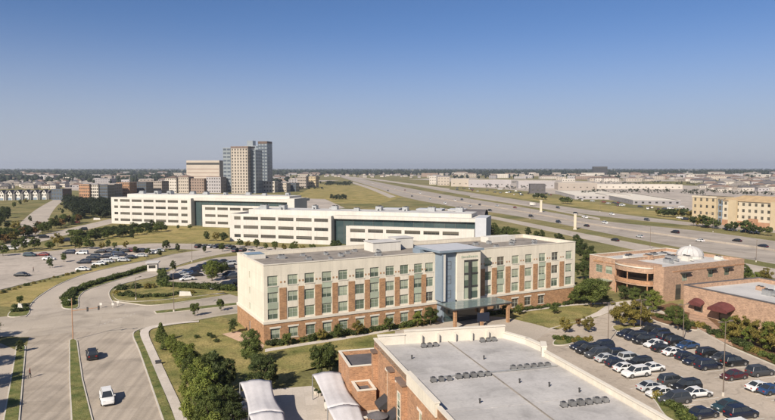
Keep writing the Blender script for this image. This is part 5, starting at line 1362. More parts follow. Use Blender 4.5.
# campus trees
g10 = ('young tree in the row before the three-storey white office', 'young trees before the white office')
for px, py, h, key in ((240, 247, 3.6, 'oak1'), (248, 247.5, 3, 'olive1'), (257, 249, 4.6, 'oak2'), (266, 250, 3, 'oak1'), (275, 251, 4.4, 'oak2'), (284, 251, 3, 'olive2'), (294, 252.5, 4.6, 'oak1'), (303, 253, 3.2, 'olive1'), (312, 254, 4.4, 'oak2'), (321, 254.5, 3, 'oak1'), (331, 255.5, 3.6, 'olive1'), (334, 252, 5, 'dark1'), (339, 252, 5, 'dark1'), (355, 256, 3.8, 'oak2'), (379, 256, 3.8, 'oak1'), (207, 241, 4.8, 'dark1'), (216, 241, 4.2, 'olive1'), (224, 242, 5, 'dark2')): px_tree(px, py, key, h, *g10)
for px, py in ((14, 208), (20, 205), (26, 203.5), (48, 222), (55, 214), (60, 209), (30, 222), (8, 229), (16, 232), (24, 236), (2, 240), (12, 243), (62, 206)):
    px_tree(px + (8 if px in (48, 55, 60, 62) else 0), py, random.choice(('dark1', 'oak1', 'olive1')), random.uniform(3.5, 6), 'scattered tree on the dry verges of the far road', 'trees on the far road verges')
for px, py in ((92, 249), (108, 248), (64, 262), (50, 268), (118, 254.5), (135, 253), (148, 255), (160, 256.5), (178, 252), (204, 252.5), (222, 251.5), (150, 234), (132, 239), (178, 229.5), (190, 229.5), (120, 236)):
    px_tree(px, py, random.choice(('oak1', 'dark1', 'olive2')), random.uniform(2.4, 3.8), 'small tree dotted among the campus lots and lawn edges', 'small campus trees')
px_tree(166, 250, 'dark2', 4.6, 'round dark tree at the bend of the campus drive')
g11 = ('bushy dark tree in the belt before the four-storey white office', 'tree belt before the four-storey office')
for k in range(40):
    t = (k + random.random()) / 40; px_tree(72 + t * 94, 241.5 - 11.5 * t + (k % 2) * 4 - 3 + random.uniform(-.8, .8), random.choice(('dark1', 'oak1', 'dark2', 'oak3')), random.uniform(3.2, 5.2), *g11, wide=1.25)
g12 = ('tree in the row between the parking lot and the side road', 'row beyond the left parking lot')
for px, py, h, key in ((3, 256, 5, 'oak1'), (15, 252, 5.5, 'oak2'), (23, 250, 6.0, 'dark1'), (34.5, 250, 5.6, 'oak1'), (50, 250, 4.2, 'oak3'), (58, 247, 6, 'olive1'), (75, 249, 6.0, 'oak2'), (79, 248.5, 5, 'bright1'), (87, 249, 5.0, 'oak1'), (102, 249.5, 3.0, 'olive1'), (115, 249, 3.2, 'oak2'), (126, 248.5, 3.2, 'olive2')): px_tree(px, py, key, h, *g12)
g13 = ('dark tree in the row along the far side of the side road', 'row along the side road')
for k in range(36):
    t = k / 35; px_tree(-6 + 84 * t + random.uniform(-1, 1), 246 - 23 * t + random.uniform(-2.5, 1.5), random.choice(('dark1', 'dark2', 'oak1', 'rust1')), random.uniform(4.5, 7), *g13)
g14 = ('broad dark tree at the frame edge beside the far road', 'trees beside the far road')
for px, py, h in ((0, 226, 9), (4, 222, 9), (-4, 230, 9), (8, 214, 6), (3, 212, 5), (7, 218, 7), (-10, 222, 10)): px_tree(px, py, 'dark2', h, *g14)
# hedges and island planting on the entry drive
g16 = ('clipped dark shrub in the hedge between the two entry lanes', 'median hedge of the entry drive')
hp = [Vector(p) for p in ((68, 306), (67, 300), (72, 294), (84, 288.3), (103, 281.8), (125, 275.8), (147, 269))]
hw = catmull([at(p.x, p.y).to_2d() for p in hp], 14)
for p in hw[:]:
    tree((p.x + random.uniform(-.5, .5), p.y + random.uniform(-.5, .5), .15), random.choice(('bush1', 'bush2')), random.uniform(.9, 1.5), *g16, name='shrub', cat='shrub', wide=1.25)
g17 = ('rounded shrub on the planted island in the entry turn', 'shrubs on the entry island')
for px, py, h in ((120, 290, 1.8), (134, 288.5, 1.8), (149, 288.5, 1.8), (116, 294, 1.2), (123, 296, 1.3), (131, 297, 1.4), (139, 298, 1.2), (128, 293.5, 1.0), (148, 297, 1.2), (157, 297.5, 1.3), (165, 297, 1.2), (172, 296, 1.1), (178, 294.5, 1.3), (192, 293.5, 1.2)): px_tree(px, py, random.choice(('bush1', 'bush2', 'bush3')), h, *g17, name='shrub', cat='shrub', wide=1.3)
g18 = ('dark hedge shrub screening the small lot beside the guard booth', 'hedge round the small lot')
for k in range(30):
    t = k / 29
    px = 162 + (t * 3 if t < .3 else (t - .3) * 100); py = 273 + (t * 45 if t < .3 else 13.5 + (t - .3) * 6)
    px_tree(px, py, random.choice(('bush1', 'bush2')), random.uniform(1.3, 2.2), *g18, name='shrub', cat='shrub', wide=1.2)
for px, py, h, key in ((212, 281, 6.0, 'bright1'), (217, 278, 5.5, 'oak1'), (207, 277, 4.5, 'oak2'), (225, 273, 3.6, 'oak1'), (173, 271, 3.6, 'dark1')): px_tree(px, py, key, h, 'green tree in the island of the small lot left of the hotel', 'trees in the small lot')
g19 = ('low green shrub along the verge between parking lot and entry drive', 'verge shrubs of the entry drive')
for k in range(30):
    t = k / 29; px_tree(0 + 140 * t + random.uniform(-1, 1), 293.5 - 37 * t * (1 + .12 * (1 - t)) + random.uniform(-.8, .8), random.choice(('bush1', 'bush3', 'bush2')), random.uniform(.5, 1.0), *g19, name='shrub', cat='shrub')
for px, py, h in ((20, 305, 2.6), (14, 312, 1.2), (20, 312, 1.3), (25, 311, 1.2), (16, 308, 1.2), (26, 307, 1.1)): px_tree(px, py, 'oak2' if h > 2 else 'bush2', h, 'shrub in the small planted island at the entry corner', 'shrubs at the entry corner', name='shrub', cat='shrub')
for px, py, h in ((195, 316, 3.4), (221, 311, 3.2)): px_tree(px, py, 'oak2', h, 'young street tree in the cross street\'s narrow median', 'median street trees')
px_tree(20, 352, 'dark1', 2.4, 'small dark tree on the verge left of the boulevard')
for px, py, h in ((-20, 350, 7.5), (-38, 352, 8), (-45, 372, 8), (-48, 395, 8), (-58, 425, 8), (-30, 343, 7)): px_tree(px, py, 'oak3', h, 'broad street tree left of the boulevard service lane', 'street trees by the service lane')
for px, py in ((197, 338), (209, 336), (216, 342), (213, 338)): px_tree(px, py, 'bush2', .8, 'low dark shrub in the middle of the hotel lawn', 'shrubs on the hotel lawn', name='shrub', cat='shrub')
# trees around shops and fields beyond the freeway and far left, singly
random.seed(31)
rows = [((440, 183), (455, 184.5), 6), ((480, 187.5), (540, 192), 8), ((532, 199), (546, 199.5), 4), ((560, 203), (572, 204), 5), ((580, 196), (610, 192.5), 8), ((612, 193.5), (672, 193.5), 12), ((682, 194), (705, 195), 8), ((600, 184), (640, 185.5), 10), ((640, 184.5), (700, 185), 12), ((700, 183), (775, 184), 12), ((700, 188), (775, 190), 16), ((705, 193), (775, 196.5), 14), ((655, 216), (690, 219), 10), ((690, 226), (720, 229), 6), ((725, 230), (775, 237), 6), ((548, 187), (592, 189.5), 8), ((460, 183), (520, 184), 10)]
ROWL = ['tree by the cream block at the freeway bend', 'tree before the pale grey stores beyond the freeway field', 'tree in the clump near the dark brown shop', 'tree in the clump on the dry field near the white pylons', 'tree before the tan store beyond the dry field', 'small tree along the front of the long cream store', 'tree between the long cream store and the yellow hotel', 'tree behind the long cream store', 'tree in the belt beyond the long cream store', 'tree in the farthest belt beyond the yellow hotel', 'tree on the dry field beside the yellow hotel', 'tree before the yellow hotel\'s ochre wing', 'tree before the yellow hotel\'s cream wing', 'tree behind the tan store', 'tree behind the car showroom', 'tree in the middle belt beyond the yellow hotel', 'tree directly behind the yellow hotel']
belt = []
for ri_, (a, b, n) in enumerate(rows):
    for k in range(n):
        t = (k + random.uniform(.1, .9)) / n
        if a[1] < 196.6: belt.append((a[0] + (b[0] - a[0]) * t, a[1] + (b[1] - a[1]) * t + random.uniform(-.5, .5), random.uniform(5, 9))); continue
        px_tree(a[0] + (b[0] - a[0]) * t, a[1] + (b[1] - a[1]) * t + random.uniform(-.5, .5), random.choice(('mid1', 'mid2', 'mid1', 'mid3')), random.uniform(4.5, 8) if a[1] > 186 else random.uniform(6, 10), ROWL[ri_], ROWL[ri_] + ' row')
# far woods out to the horizon, and the wood before the apartments: masses nobody could count
def ico():
    bm = bmesh.new(); bmesh.ops.create_icosphere(bm, subdivisions=2, radius=1.0)
    v = np.array([x.co[:] for x in bm.verts]); f = np.array([[q.index for q in x.verts] for x in bm.faces]); bm.free(); return v, f
IV, IF = ico()
def blob_wood(name, pts, seed, label):
    """each tree a lumpy crown of its own; pts: (x, y, height, radius)"""
    g = np.random.default_rng(seed); n = len(pts); P = np.array(pts)
    nv = len(IV)
    V = np.repeat(IV[None], n, 0) * (1 + 0.24 * g.normal(size=(n, nv, 1)))
    V[:, :, 0:2] *= P[:, None, 3:4]; V[:, :, 2] *= (P[:, 2] * .5)[:, None]
    V[:, :, 0] += P[:, 0:1]; V[:, :, 1] += P[:, 1:2]; V[:, :, 2] += (P[:, 2] * .52)[:, None]
    F = (IF[None] + (np.arange(n) * nv)[:, None, None]).reshape(-1, 3)
    me = bpy.data.meshes.new(name)
    me.vertices.add(n * nv); me.vertices.foreach_set('co', V.astype(np.float32).ravel())
    me.loops.add(F.size); me.loops.foreach_set('vertex_index', F.astype(np.int32).ravel())
    me.polygons.add(len(F)); me.polygons.foreach_set('loop_start', np.arange(0, F.size, 3, dtype=np.int32))
    me.materials.append(M['leaf_far']); a = me.attributes.new('tint', 'FLOAT', 'FACE')
    a.data.foreach_set('value', np.clip(np.repeat(g.random(n), len(IF)) * .7 + .3 * g.random(len(F)), 0, 1).astype(np.float32))
    me.update(); me.validate()
    return stuff(inst(name, me), label, 'woods')
g = np.random.default_rng(77)
pts = []
def addt(px, y, lo, hi):
    p = at(px, y); h = g.uniform(lo, hi); pts.append((p.x, p.y, h, h * g.uniform(.36, .6)))
for _ in range(3600): addt(g.uniform(-60, 840), 168.9 + 6.2 * g.random() ** 0.9, 12, 21)
k = 0
while k < 1700:
    px, y = g.uniform(-40, 815), 171.5 + 12 * g.random() ** 1.5
    if 318 < px < 440 and y > 174 + (px - 330) * .03 and y < 190 + (px - 330) * .2: continue
    if px > 430 and y > 178.5: continue
    if px < 320 and y > 183.5: continue
    addt(px, y, 6, 11); k += 1
for _ in range(520): addt(g.uniform(-30, 175), g.uniform(173, 180.5), 9, 14)
blob_wood('far_wood', pts, 79, 'dark woods stretching between the buildings to the horizon')
def wood(name, spots, nl, label, seed):
    gg = np.random.default_rng(seed); cl = []
    for (px, y, h) in spots:
        p = at(px, y)
        for _ in range(9): cl.append((p.x + gg.normal() * h * .28, p.y + gg.normal() * h * .28, h * (.25 + .6 * gg.random()), h * (.12 + .12 * gg.random())))
    stuff(inst(name, leaf_mesh(name, cl, nl, .42, [M['leaf_far']], seed)), label, 'woods')
sp = []
for _ in range(120):
    px = g.uniform(66, 111); sp.append((px, g.uniform(204, 219) - (0 if px > 78 else (78 - px) * .5), g.uniform(6, 9.5)))
wood('wood', sp, 60000, 'dark green wood in front of the rust-brown apartments', 81)
sp = [(g.uniform(318, 352), g.uniform(183, 186), g.uniform(5, 8)) for _ in range(40)] + [(g.uniform(331, 345), g.uniform(197, 200), g.uniform(3, 6)) for _ in range(18)] + [(g.uniform(295, 325), g.uniform(187.5, 190), g.uniform(3, 5)) for _ in range(18)]
wood('tree_belts', belt, 26000, 'belts of trees among the stores and houses beyond the freeway', 83)
wood('thicket', sp, 24000, 'scrubby thickets on the dry slope by the freeway bend', 82)
# ------------------------------------------------------------------ vehicles
def loft(mb, secs, m=0, capm=None):
    n = len(secs[0]); i0 = len(mb.v)
    for s in secs: mb.v += [tuple(p) for p in s]
    for j in range(len(secs) - 1):
        for k in range(n):
            a = i0 + j * n + k; b = i0 + j * n + (k + 1) % n
            mb.f.append((a, b, b + n, a + n)); mb.m.append(m)
    mb.f.append(tuple(i0 + k for k in reversed(range(n)))); mb.m.append(m)
    mb.f.append(tuple(i0 + (len(secs) - 1) * n + k for k in range(n))); mb.m.append(m)
CARDEF = {  # length, half width, stations (x, belt z, width factor), greenhouse base x0,x1, roof x0,x1, belt z, roof z
    'sedan': (4.6, .90, [(-2.3, .72, .84), (-2.18, .90, .94), (-1.5, .97, 1), (0, .93, 1), (1.1, .88, 1), (1.9, .76, .95), (2.22, .62, .86), (2.3, .48, .78)], (-1.75, 1.25), (-.95, .35), .93, 1.44),
    'suv': (4.75, .95, [(-2.37, .85, .90), (-2.30, 1.08, .97), (-1.5, 1.12, 1), (0, 1.08, 1), (1.1, 1.04, 1), (1.95, .95, .96), (2.28, .80, .90), (2.37, .55, .82)], (-2.25, 1.25), (-1.95, .45), 1.08, 1.74),
    'pickup': (5.6, .98, [(-2.8, .95, .95), (-2.76, 1.08, .98), (-1.5, 1.1, 1), (0, 1.1, 1), (1.2, 1.08, 1), (2.3, 1.02, .97), (2.7, .85, .92), (2.8, .55, .85)], (-1.0, 1.35), (-.75, .65), 1.08, 1.85),
    'hatch': (4.1, .88, [(-2.05, .75, .86), (-1.98, .95, .95), (-1.3, 1.0, 1), (0, .97, 1), (1.0, .92, 1), (1.7, .80, .94), (1.98, .65, .86), (2.05, .5, .78)], (-1.85, 1.15), (-1.45, .3), .96, 1.5)}
def car_meshes(kind):
    L, hw, st, gb, grf, bz, rz = CARDEF[kind]
    body = MB(); secs = []
    for x, z, wf in st:
        w = hw * wf; zb = .24
        secs.append([(x, -w * .9, zb), (x, w * .9, zb), (x, w, zb + .18), (x, w, z - .14), (x, w * .93, z - .03), (x, w * .8, z), (x, -w * .8, z), (x, -w * .93, z - .03), (x, -w, z - .14), (x, -w, zb + .18)])
    loft(body, secs)
    wb, wr = hw * .84, hw * .66
    r = [(grf[0], -wr, rz - .04), (grf[1], -wr, rz - .05), (grf[1], wr, rz - .05), (grf[0], wr, rz - .04)]
    m_ = (grf[0] + grf[1]) / 2
    body.face([(grf[0], -wr, rz - .04), (m_, -wr, rz), (m_, wr, rz), (grf[0], wr, rz - .04)]); body.face([(m_, -wr, rz), (grf[1], -wr, rz - .05), (grf[1], wr, rz - .05), (m_, wr, rz)])
    b = [(gb[0], -wb, bz), (gb[1], -wb, bz - .03), (gb[1], wb, bz - .03), (gb[0], wb, bz)]
    for s in (-1, 1):     # pillars
        for (px, tx) in ((gb[0], grf[0]), (gb[1], grf[1]), ((gb[0] + gb[1]) / 2, m_)):
            body.tube((px, s * wb, bz - .03), (tx, s * wr, rz - .05), .055, .045, 5)
        body.tube((grf[0], s * wr, rz - .045), (grf[1], s * wr, rz - .055), .045, .045, 5)
        body.box(gb[1] - .35, s * (hw + .04) - .09, bz - .02, gb[1] - .15, s * (hw + .04) + .09, bz + .12)
    if kind == 'pickup':
        body.box(-2.7, -.9, 1.1, -1.1, -.82, 1.25); body.box(-2.7, .82, 1.1, -1.1, .9, 1.25); body.box(-2.78, -.9, 1.08, -2.7, .9, 1.25)
    bme = body.mesh('car_body_' + kind, PAINT['white'], True); bme.set_sharp_from_angle(angle=R(32)); out = {'body': bme}
    t = MB(); L2 = L / 2
    for s in (-1, 1): t.box(-L2 * .92, s * hw * .985 - .03, .2, L2 * .9, s * hw * .985 + .03, .36)
    t.box(L2 * .955, -hw * .45, .40, L2 * .992, hw * .45, .58); t.box(-L2 * 1.01, -hw * .7, .26, -L2 * .97, hw * .7, .42); t.box(L2 * .93, -hw * .72, .22, L2 * 1.005, hw * .72, .36)
    for x in (-L * .3, L * .3):
        for s in (-1, 1): t.tube((x, s * (hw - .06), .37), (x, s * (hw + .006), .37), .43, .43, 16)
    out['trim'] = t.mesh('car_trim', M['darkmetal'])
    e = .012
    ins = lambda p: p
    def q(name, pts): mb = MB(); mb.face(pts); out[name] = mb.mesh(name, M['carglass'])
    q('windshield', [b[1], b[2], r[2], r[1]]); q('rear_window', [b[3], b[0], r[0], r[3]])
    q('side_window', [b[0], b[1], r[1], r[0]]); q('side_window.001', [b[2], b[3], r[3], r[2]])
    wr_ = .34 if kind in ('sedan', 'hatch') else .39
    t = MB(); t.tube((0, -.11, 0), (0, .11, 0), wr_, wr_, 16); out['wheel'] = t.mesh('tyre', M['tyre'])
    t = MB(); t.tube((0, -.125, 0), (0, .125, 0), wr_ * .62, wr_ * .62, 12); out['rim'] = t.mesh('rim', M['rim'])
    t = MB(); t.box(-.06, -.17, -.07, .05, .17, .07); out['headlight'] = t.mesh('headlight', M['headlamp'])
    t = MB(); t.box(-.05, -.15, -.09, .05, .15, .09); out['taillight'] = t.mesh('taillight', M['taillamp'])
    # joined version for cars too far to show parts
    j = MB(); j.v = list(body.v); j.f = list(body.f); j.m = [0] * len(body.f)
    for pts in ([b[1], b[2], r[2], r[1]], [b[3], b[0], r[0], r[3]], [b[0], b[1], r[1], r[0]], [b[2], b[3], r[3], r[2]]): j.face(pts, 1)
    for x in (-L * .3, L * .3):
        for s in (-1, 1): j.tube((x, s * (hw - .2), wr_), (x, s * (hw + .01), wr_), wr_, wr_, 12, 2)
    j.box(-L / 2 - .02, -hw * .75, .62, -L / 2 + .05, hw * .75, .74, 3); j.box(L / 2 - .10, -hw * .7, .56, L / 2 - .01, hw * .7, .66, 4)
    out['joined'] = j.mesh('car_' + kind, [PAINT['white'], M['carglass'], M['tyre'], M['taillamp'], M['headlamp']])
    out['wr'] = wr_; out['L'] = L; out['hw'] = hw; out['st'] = st
    return out
CARS = {k: car_meshes(k) for k in CARDEF}
CNAME = {'sedan': 'sedan', 'suv': 'SUV', 'pickup': 'pickup', 'hatch': 'hatchback'}
def car(p, rz, kind, colour, label, group=None, full=True):
    c = CARS[kind]; p = Vector(p); p.z = max(p.z, .015)
    if not full:
        return tag(inst('car', c['joined'], None, p, rz, None, [PAINT[colour], None, None, None, None]), label, 'car', group)
    o = tag(empty('car', p, rz), label, 'car', group)
    inst('body', c['body'], o, mats=[PAINT[colour]]); inst('trim', c['trim'], o)
    for n in ('windshield', 'rear_window', 'side_window', 'side_window.001'): inst(n.split('.')[0], c[n], o)
    L, hw, wr_ = c['L'], c['hw'], c['wr']
    for x in (-L * .3, L * .3):
        for s in (-1, 1):
            w = inst('wheel', c['wheel'], o, (x, s * (hw - .085), wr_)); inst('rim', c['rim'], w)
    zt = c['st'][-2][1]; zr = c['st'][0][1]
    for s in (-1, 1):
        inst('headlight', c['headlight'], o, (c['st'][-2][0] - .02, s * hw * .62, zt - .02)); inst('taillight', c['taillight'], o, (-L / 2 + .02, s * hw * .62, zr - .04))
    return o
def cgp(px, py): return at(px, py, 0.75).xy
random.seed(9)
LOTA = R(16)
cu = Vector((math.cos(LOTA), math.sin(LOTA))); cn = Vector((-cu.y, cu.x))
K = dict(n=('sedan', 'navy'), N=('suv', 'navy'), b=('sedan', 'black'), B=('suv', 'black'), w=('sedan', 'white'), W=('suv', 'white'), s=('sedan', 'silver'), S=('suv', 'silver'), g=('hatch', 'grey'), G=('suv', 'grey'),
         u=('sedan', 'blue'), t=('sedan', 'teal'), h=('hatch', 'black'), P=('pickup', 'navy'), m=('sedan', 'maroon'), a=('hatch', 'tan'), H=('hatch', 'navy'))
cols = [(627.5, 332.5, 'nNBwbwHnN.m.w.S'), (650, 330.2, 'BNNBu.BgB.G.b.W'), (581, 345, 'nBGsHwW.'), (602.5, 345.2, 'NbNSBw.'), (650, 385.5, 'swG.n.W'), (673, 379.8, 'GBw.tN.u'), (771, 388.5, 'u.W.n')]
lot = []
for px, py, seq in cols:
    p0 = cgp(px, py)
    for k, ch in enumerate(seq):
        if ch != '.': lot.append((p0 - cn * (2.72 * k) + cu * random.uniform(-.25, .25), *K[ch]))
NICE = {'navy': 'dark navy', 'grey': 'dark grey'}
def desc(kd, cl): return '%s %s' % (NICE.get(cl, cl), CNAME[kd])
def neighbour_labels(items, where, grp):
    """label each parked car by the two cars nearest to it; items: (pos, kind, colour)"""
    L = []
    for i, (p, kd, cl) in enumerate(items):
        q = sorted((j for j in range(len(items)) if j != i), key=lambda j: (items[j][0] - p).length)[:2]
        n = [desc(items[j][1], items[j][2]) for j in q]
        L.append('%s near %s in %s' % (desc(kd, cl), ('two %ss' % n[0]) if n[0] == n[1] else '%s and %s' % tuple(n), where))
    return [(l, ('%ss in %s' % (l.split(' near')[0], where)) if L.count(l) > 1 else None) for l in L]
its = lot
for (p, kd, cl), (lb, gp) in zip(its, neighbour_labels(its, 'near car park', '')):
    car((p.x, p.y, .02), LOTA + (math.pi if random.random() < .5 else 0) + random.uniform(-.03, .03), kd, cl, lb, gp)
# painted stall lines of that car park
mb = MB()
def stall_row(px, py, n, w=2.72, l=5.0):
    a = Vector(cgp(px, py)) + cn * 1.36
    for k in range(n + 1):
        c = a - cn * (k * w); d = cu * l / 2; e = cn * .05
        mb.face([(*(c - d - e), .021), (*(c + d - e), .021), (*(c + d + e), .021), (*(c - d + e), .021)])
for px, py, sq in cols: stall_row(px, py, len(sq))
structure(mb.obj('stall_lines', M['paint']))
# moving cars on the boulevard
bd = (at(83, 383).to_2d() - at(77.4, 341).to_2d()); ba = math.atan2(bd.y, bd.x)
p = cgp(92, 353.5); car((p.x, p.y, .02), ba + math.pi, 'suv', 'black', 'black SUV driving on the boulevard beside the grass median tip')
p = cgp(107, 396.5); car((p.x, p.y, .02), ba, 'suv', 'white', 'white SUV driving on the boulevard beside the grass median')
# left lots
LB = R(6)
p1 = [(22, 274, 'black', 'sedan'), (30, 254.5, 'teal', 'suv'), (49, 258, 'white', 'sedan'), (43, 254, 'red', 'sedan'), (69, 252, 'navy', 'suv'), (82, 252.5, 'white', 'suv'), (84, 261.5, 'navy', 'suv'), (93, 258.5, 'black', 'suv'), (106, 256, 'navy', 'suv'), (83, 268.5, 'white', 'sedan'), (97, 256, 'grey', 'suv'), (116, 257.5, 'silver', 'sedan'), (131, 256.5, 'navy', 'sedan'), (139, 250.5, 'black', 'suv'), (154, 252, 'white', 'suv'), (141.5, 255, 'silver', 'sedan'),
      (100, 251, 'black', 'sedan'), (108, 250.5, 'navy', 'sedan'), (116, 250.5, 'grey', 'suv'), (124, 250.5, 'black', 'sedan'), (131, 250, 'red', 'sedan'), (147, 250, 'navy', 'sedan'), (124, 259.5, 'silver', 'sedan'), (121, 254, 'navy', 'suv'), (114, 254, 'blue', 'suv'), (107, 260.5, 'silver', 'sedan'), (99, 263, 'white', 'sedan'), (159, 250, 'silver', 'sedan')]
def far_cars(lst, ang, where, grp, full=False, near=False):
    its = [(cgp(px, py), kd, cl) for px, py, cl, kd in lst]
    labs = neighbour_labels(its, where, grp) if near else [('%s %s' % (desc(kd, cl), where), '%ss %s' % (desc(kd, cl), grp)) for p, kd, cl in its]
    for (p, kd, cl), (lb, gp) in zip(its, labs):
        car((p.x, p.y, .02), ang + (math.pi if random.random() < .5 else 0) + random.uniform(-.05, .05), kd, cl, lb, gp, full)
far_cars(p1, LB, 'campus lot', '', near=True)
p2 = [(182, 274, 'silver', 'sedan'), (193, 270, 'navy', 'suv'), (200, 267, 'black', 'suv'), (208, 264, 'navy', 'sedan'), (216, 262, 'grey', 'suv'), (223, 261, 'black', 'sedan'), (230, 263, 'silver', 'suv'), (225, 284.5, 'navy', 'suv'), (233, 282.5, 'black', 'suv'), (177, 276.5, 'navy', 'suv'), (187, 278, 'white', 'sedan'), (228, 268, 'black', 'suv'), (229, 273, 'navy', 'sedan'), (218, 287, 'grey', 'sedan'), (196, 274, 'black', 'sedan'), (186, 271.5, 'blue', 'sedan'), (232, 276, 'grey', 'suv')]
far_cars(p2, R(28), 'lot behind guard booth', '', near=True)
p3 = [(199, 246, 'black', 'suv'), (205, 246, 'grey', 'sedan'), (211, 246, 'silver', 'sedan'), (217, 246.3, 'navy', 'suv'), (223, 246.5, 'black', 'sedan'), (229, 246.7, 'grey', 'suv'), (236, 250, 'navy', 'suv'), (243, 249.5, 'black', 'suv'), (251, 250.5, 'silver', 'sedan'), (232, 285 - 38, 'black', 'sedan')]
far_cars(p3, R(75), 'parked on the drive before the three-storey white office', 'before the office')
p4 = [(44, 236.5, 'black', 'suv'), (65, 240, 'navy', 'suv'), (24, 242, 'white', 'pickup'), (83, 229, 'black', 'suv'), (12, 248, 'white', 'suv'), (76, 222, 'red', 'sedan')]
far_cars(p4, R(28), 'driving on the side road past the left lot', 'on the side road')
# freeway traffic, heading along the lanes
fl = G([(980, 285), (775, 251), (688, 238.5), (600, 226), (550, 216.8), (500, 208.3), (450, 200.5), (400, 191), (370, 183.1), (345, 177)], True)
def lane_angle(p):
    k = min(range(len(fl) - 1), key=lambda i: (fl[i] - p).length); d = fl[k + 1] - fl[k]; return math.atan2(d.y, d.x)
fw = [(490, 210.2, 'black', 'suv'), (531, 216, 'black', 'suv'), (558.5, 221.7, 'navy', 'suv'), (586.5, 225.3, 'black', 'sedan'), (558, 207.5, 'grey', 'suv'), (575.7, 213.3, 'black', 'suv'), (675, 231.8, 'black', 'suv'), (737, 240, 'black', 'sedan'), (763, 245.5, 'navy', 'sedan'), (615, 239.5, 'black', 'sedan'), (647, 219.5, 'grey', 'suv'), (480, 204.5, 'black', 'sedan'), (605, 222.5, 'white', 'suv'), (515, 207.2, 'red', 'sedan'), (470, 206, 'silver', 'suv'), (455, 200, 'white', 'sedan'), (440, 197, 'black', 'suv'), (430, 199, 'silver', 'sedan'), (420, 193, 'white', 'suv'), (412, 196, 'black', 'sedan'), (405, 190, 'red', 'sedan'), (395, 188.5, 'white', 'sedan'), (388, 190.5, 'black', 'suv'), (381, 185.5, 'silver', 'suv'), (373, 183.5, 'white', 'suv'), (445, 203, 'white', 'suv'), (462, 199.5, 'grey', 'suv'), (497, 205.5, 'silver', 'sedan'), (640, 236, 'silver', 'sedan'), (700, 240, 'white', 'sedan'), (585, 217, 'white', 'pickup'), (612, 214, 'white', 'suv')]
for px, py, cl, kd in fw:
    p = cgp(px, py); car((p.x, p.y, .015), lane_angle(p) + (math.pi if py < 225 else 0), kd, cl, '%s %s driving on the freeway' % ({'navy': 'dark navy', 'grey': 'dark grey'}.get(cl, cl), CNAME[kd]), '%s %ss on the freeway' % (cl, CNAME[kd]), False)
p5 = [(705, 226.5, 'black', 'suv'), (727, 228.5, 'navy', 'suv'), (745, 231, 'teal', 'suv'), (733, 229.5, 'white', 'sedan'), (716, 227.5, 'grey', 'sedan'), (685, 219, 'navy', 'suv'), (680, 217.5, 'white', 'sedan'), (755, 232, 'silver', 'suv')]
far_cars(p5, R(-60), 'parked before the yellow hotel across the freeway', 'at the yellow hotel')
random.seed(44)
for k in range(70):
    px = random.uniform(455, 690); t = (px - 455) / 235
    py = random.uniform(187.4 + 9 * t, 189.5 + 20 * t) if px < 600 else random.uniform(199 + (px - 600) * .09, 203 + (px - 600) * .13)
    cl = random.choice(('white', 'black', 'silver', 'navy', 'grey', 'white', 'red')); kd = random.choice(('sedan', 'suv'))
    p = cgp(px, py); car((p.x, p.y, .015), R(random.choice((70, -20, 160))), kd, cl, '%s %s in the shop lots beyond the freeway' % ({'navy': 'dark navy', 'grey': 'dark grey'}.get(cl, cl), CNAME[kd]), '%s %ss in the shop lots' % (cl, CNAME[kd]), False)

# ------------------------------------------------------------------ street furniture and small things
def lamp(p, h, label, group=None, arm=1.6, az=0.0, two=False):
    o = tag(empty('street_lamp', p, az), label, 'street lamp', group)
    MB().cyl(0, 0, 0, .6, .22, .2, 10).obj('base', M['kerb'], o)
    MB().cyl(0, 0, .6, h, .085, .055, 8).obj('pole', M['pole'], o)
    for s in ((1, -1) if two else (1,)):
        MB().tube((0, 0, h - .12), (s * arm, 0, h), .05, .04, 6).obj('arm', M['pole'], o)
        MB().box(min(s * arm, s * (arm + .7)), -.16, h - .06, max(s * arm, s * (arm + .7)), .16, h + .1).obj('lamp_head', M['pole'], o)
    return o
lamp(at(608, 343), 8.2, 'bronze lamp post at the head of the near car park beside the plaza', None, .7, .4, True)
lamp(at(723, 396), 11.6, 'tall bronze lamp post among the parked cars in the middle of the near car park', None, .8, .4, True)
lamp(at(683, 341), 7.5, 'bronze lamp post beside the mulch island before the maroon awning', None, .7, .4, True)
lamp(at(640.5, 330), 6.5, 'bronze lamp post beneath the curved balcony', None, .7, .4, True)
lamp(at(174, 312), 9.5, 'slim lamp post on the cross street median', None, 1.5, 1.6)
lamp(at(136, 300), 6.0, 'slim lamp post on the planted entry island', None, 1.0, 1.0)
lamp(at(192, 262), 7.0, 'lamp post between the campus drive and the small lot', None, 1.0, 1.0)
lamp(at(756, 262), 8.0, 'lamp post behind the dome building by the frontage road', None, 1.0, 1.0)
for px, py in ((530, 219), (650, 250), (713, 232), (600, 212), (470, 212), (760, 228)):
    lamp(at(px, py), 10, 'tall slim lamp post beside the freeway lanes', 'freeway lamp posts', 2.0, 2.0)
# traffic signal at the junction
o = tag(empty('traffic_signal', at(73, 340)), 'reddish signal pole with mast arm at the tip of the boulevard median', 'traffic signal')
MB().cyl(0, 0, 0, 8.6, .11, .07, 10).obj('pole', M['stone'], o); MB().tube((0, 0, 6.0), (5.0, 1.5, 6.4), .08, .05, 8).obj('mast_arm', M['stone'], o)
for t in (.55, .95): MB().box(5 * t - .13, 1.5 * t - .13, 5.5 + .4 * t, 5 * t + .13, 1.5 * t + .13, 6.35 + .4 * t).obj('signal_head', M['darkmetal'], o)
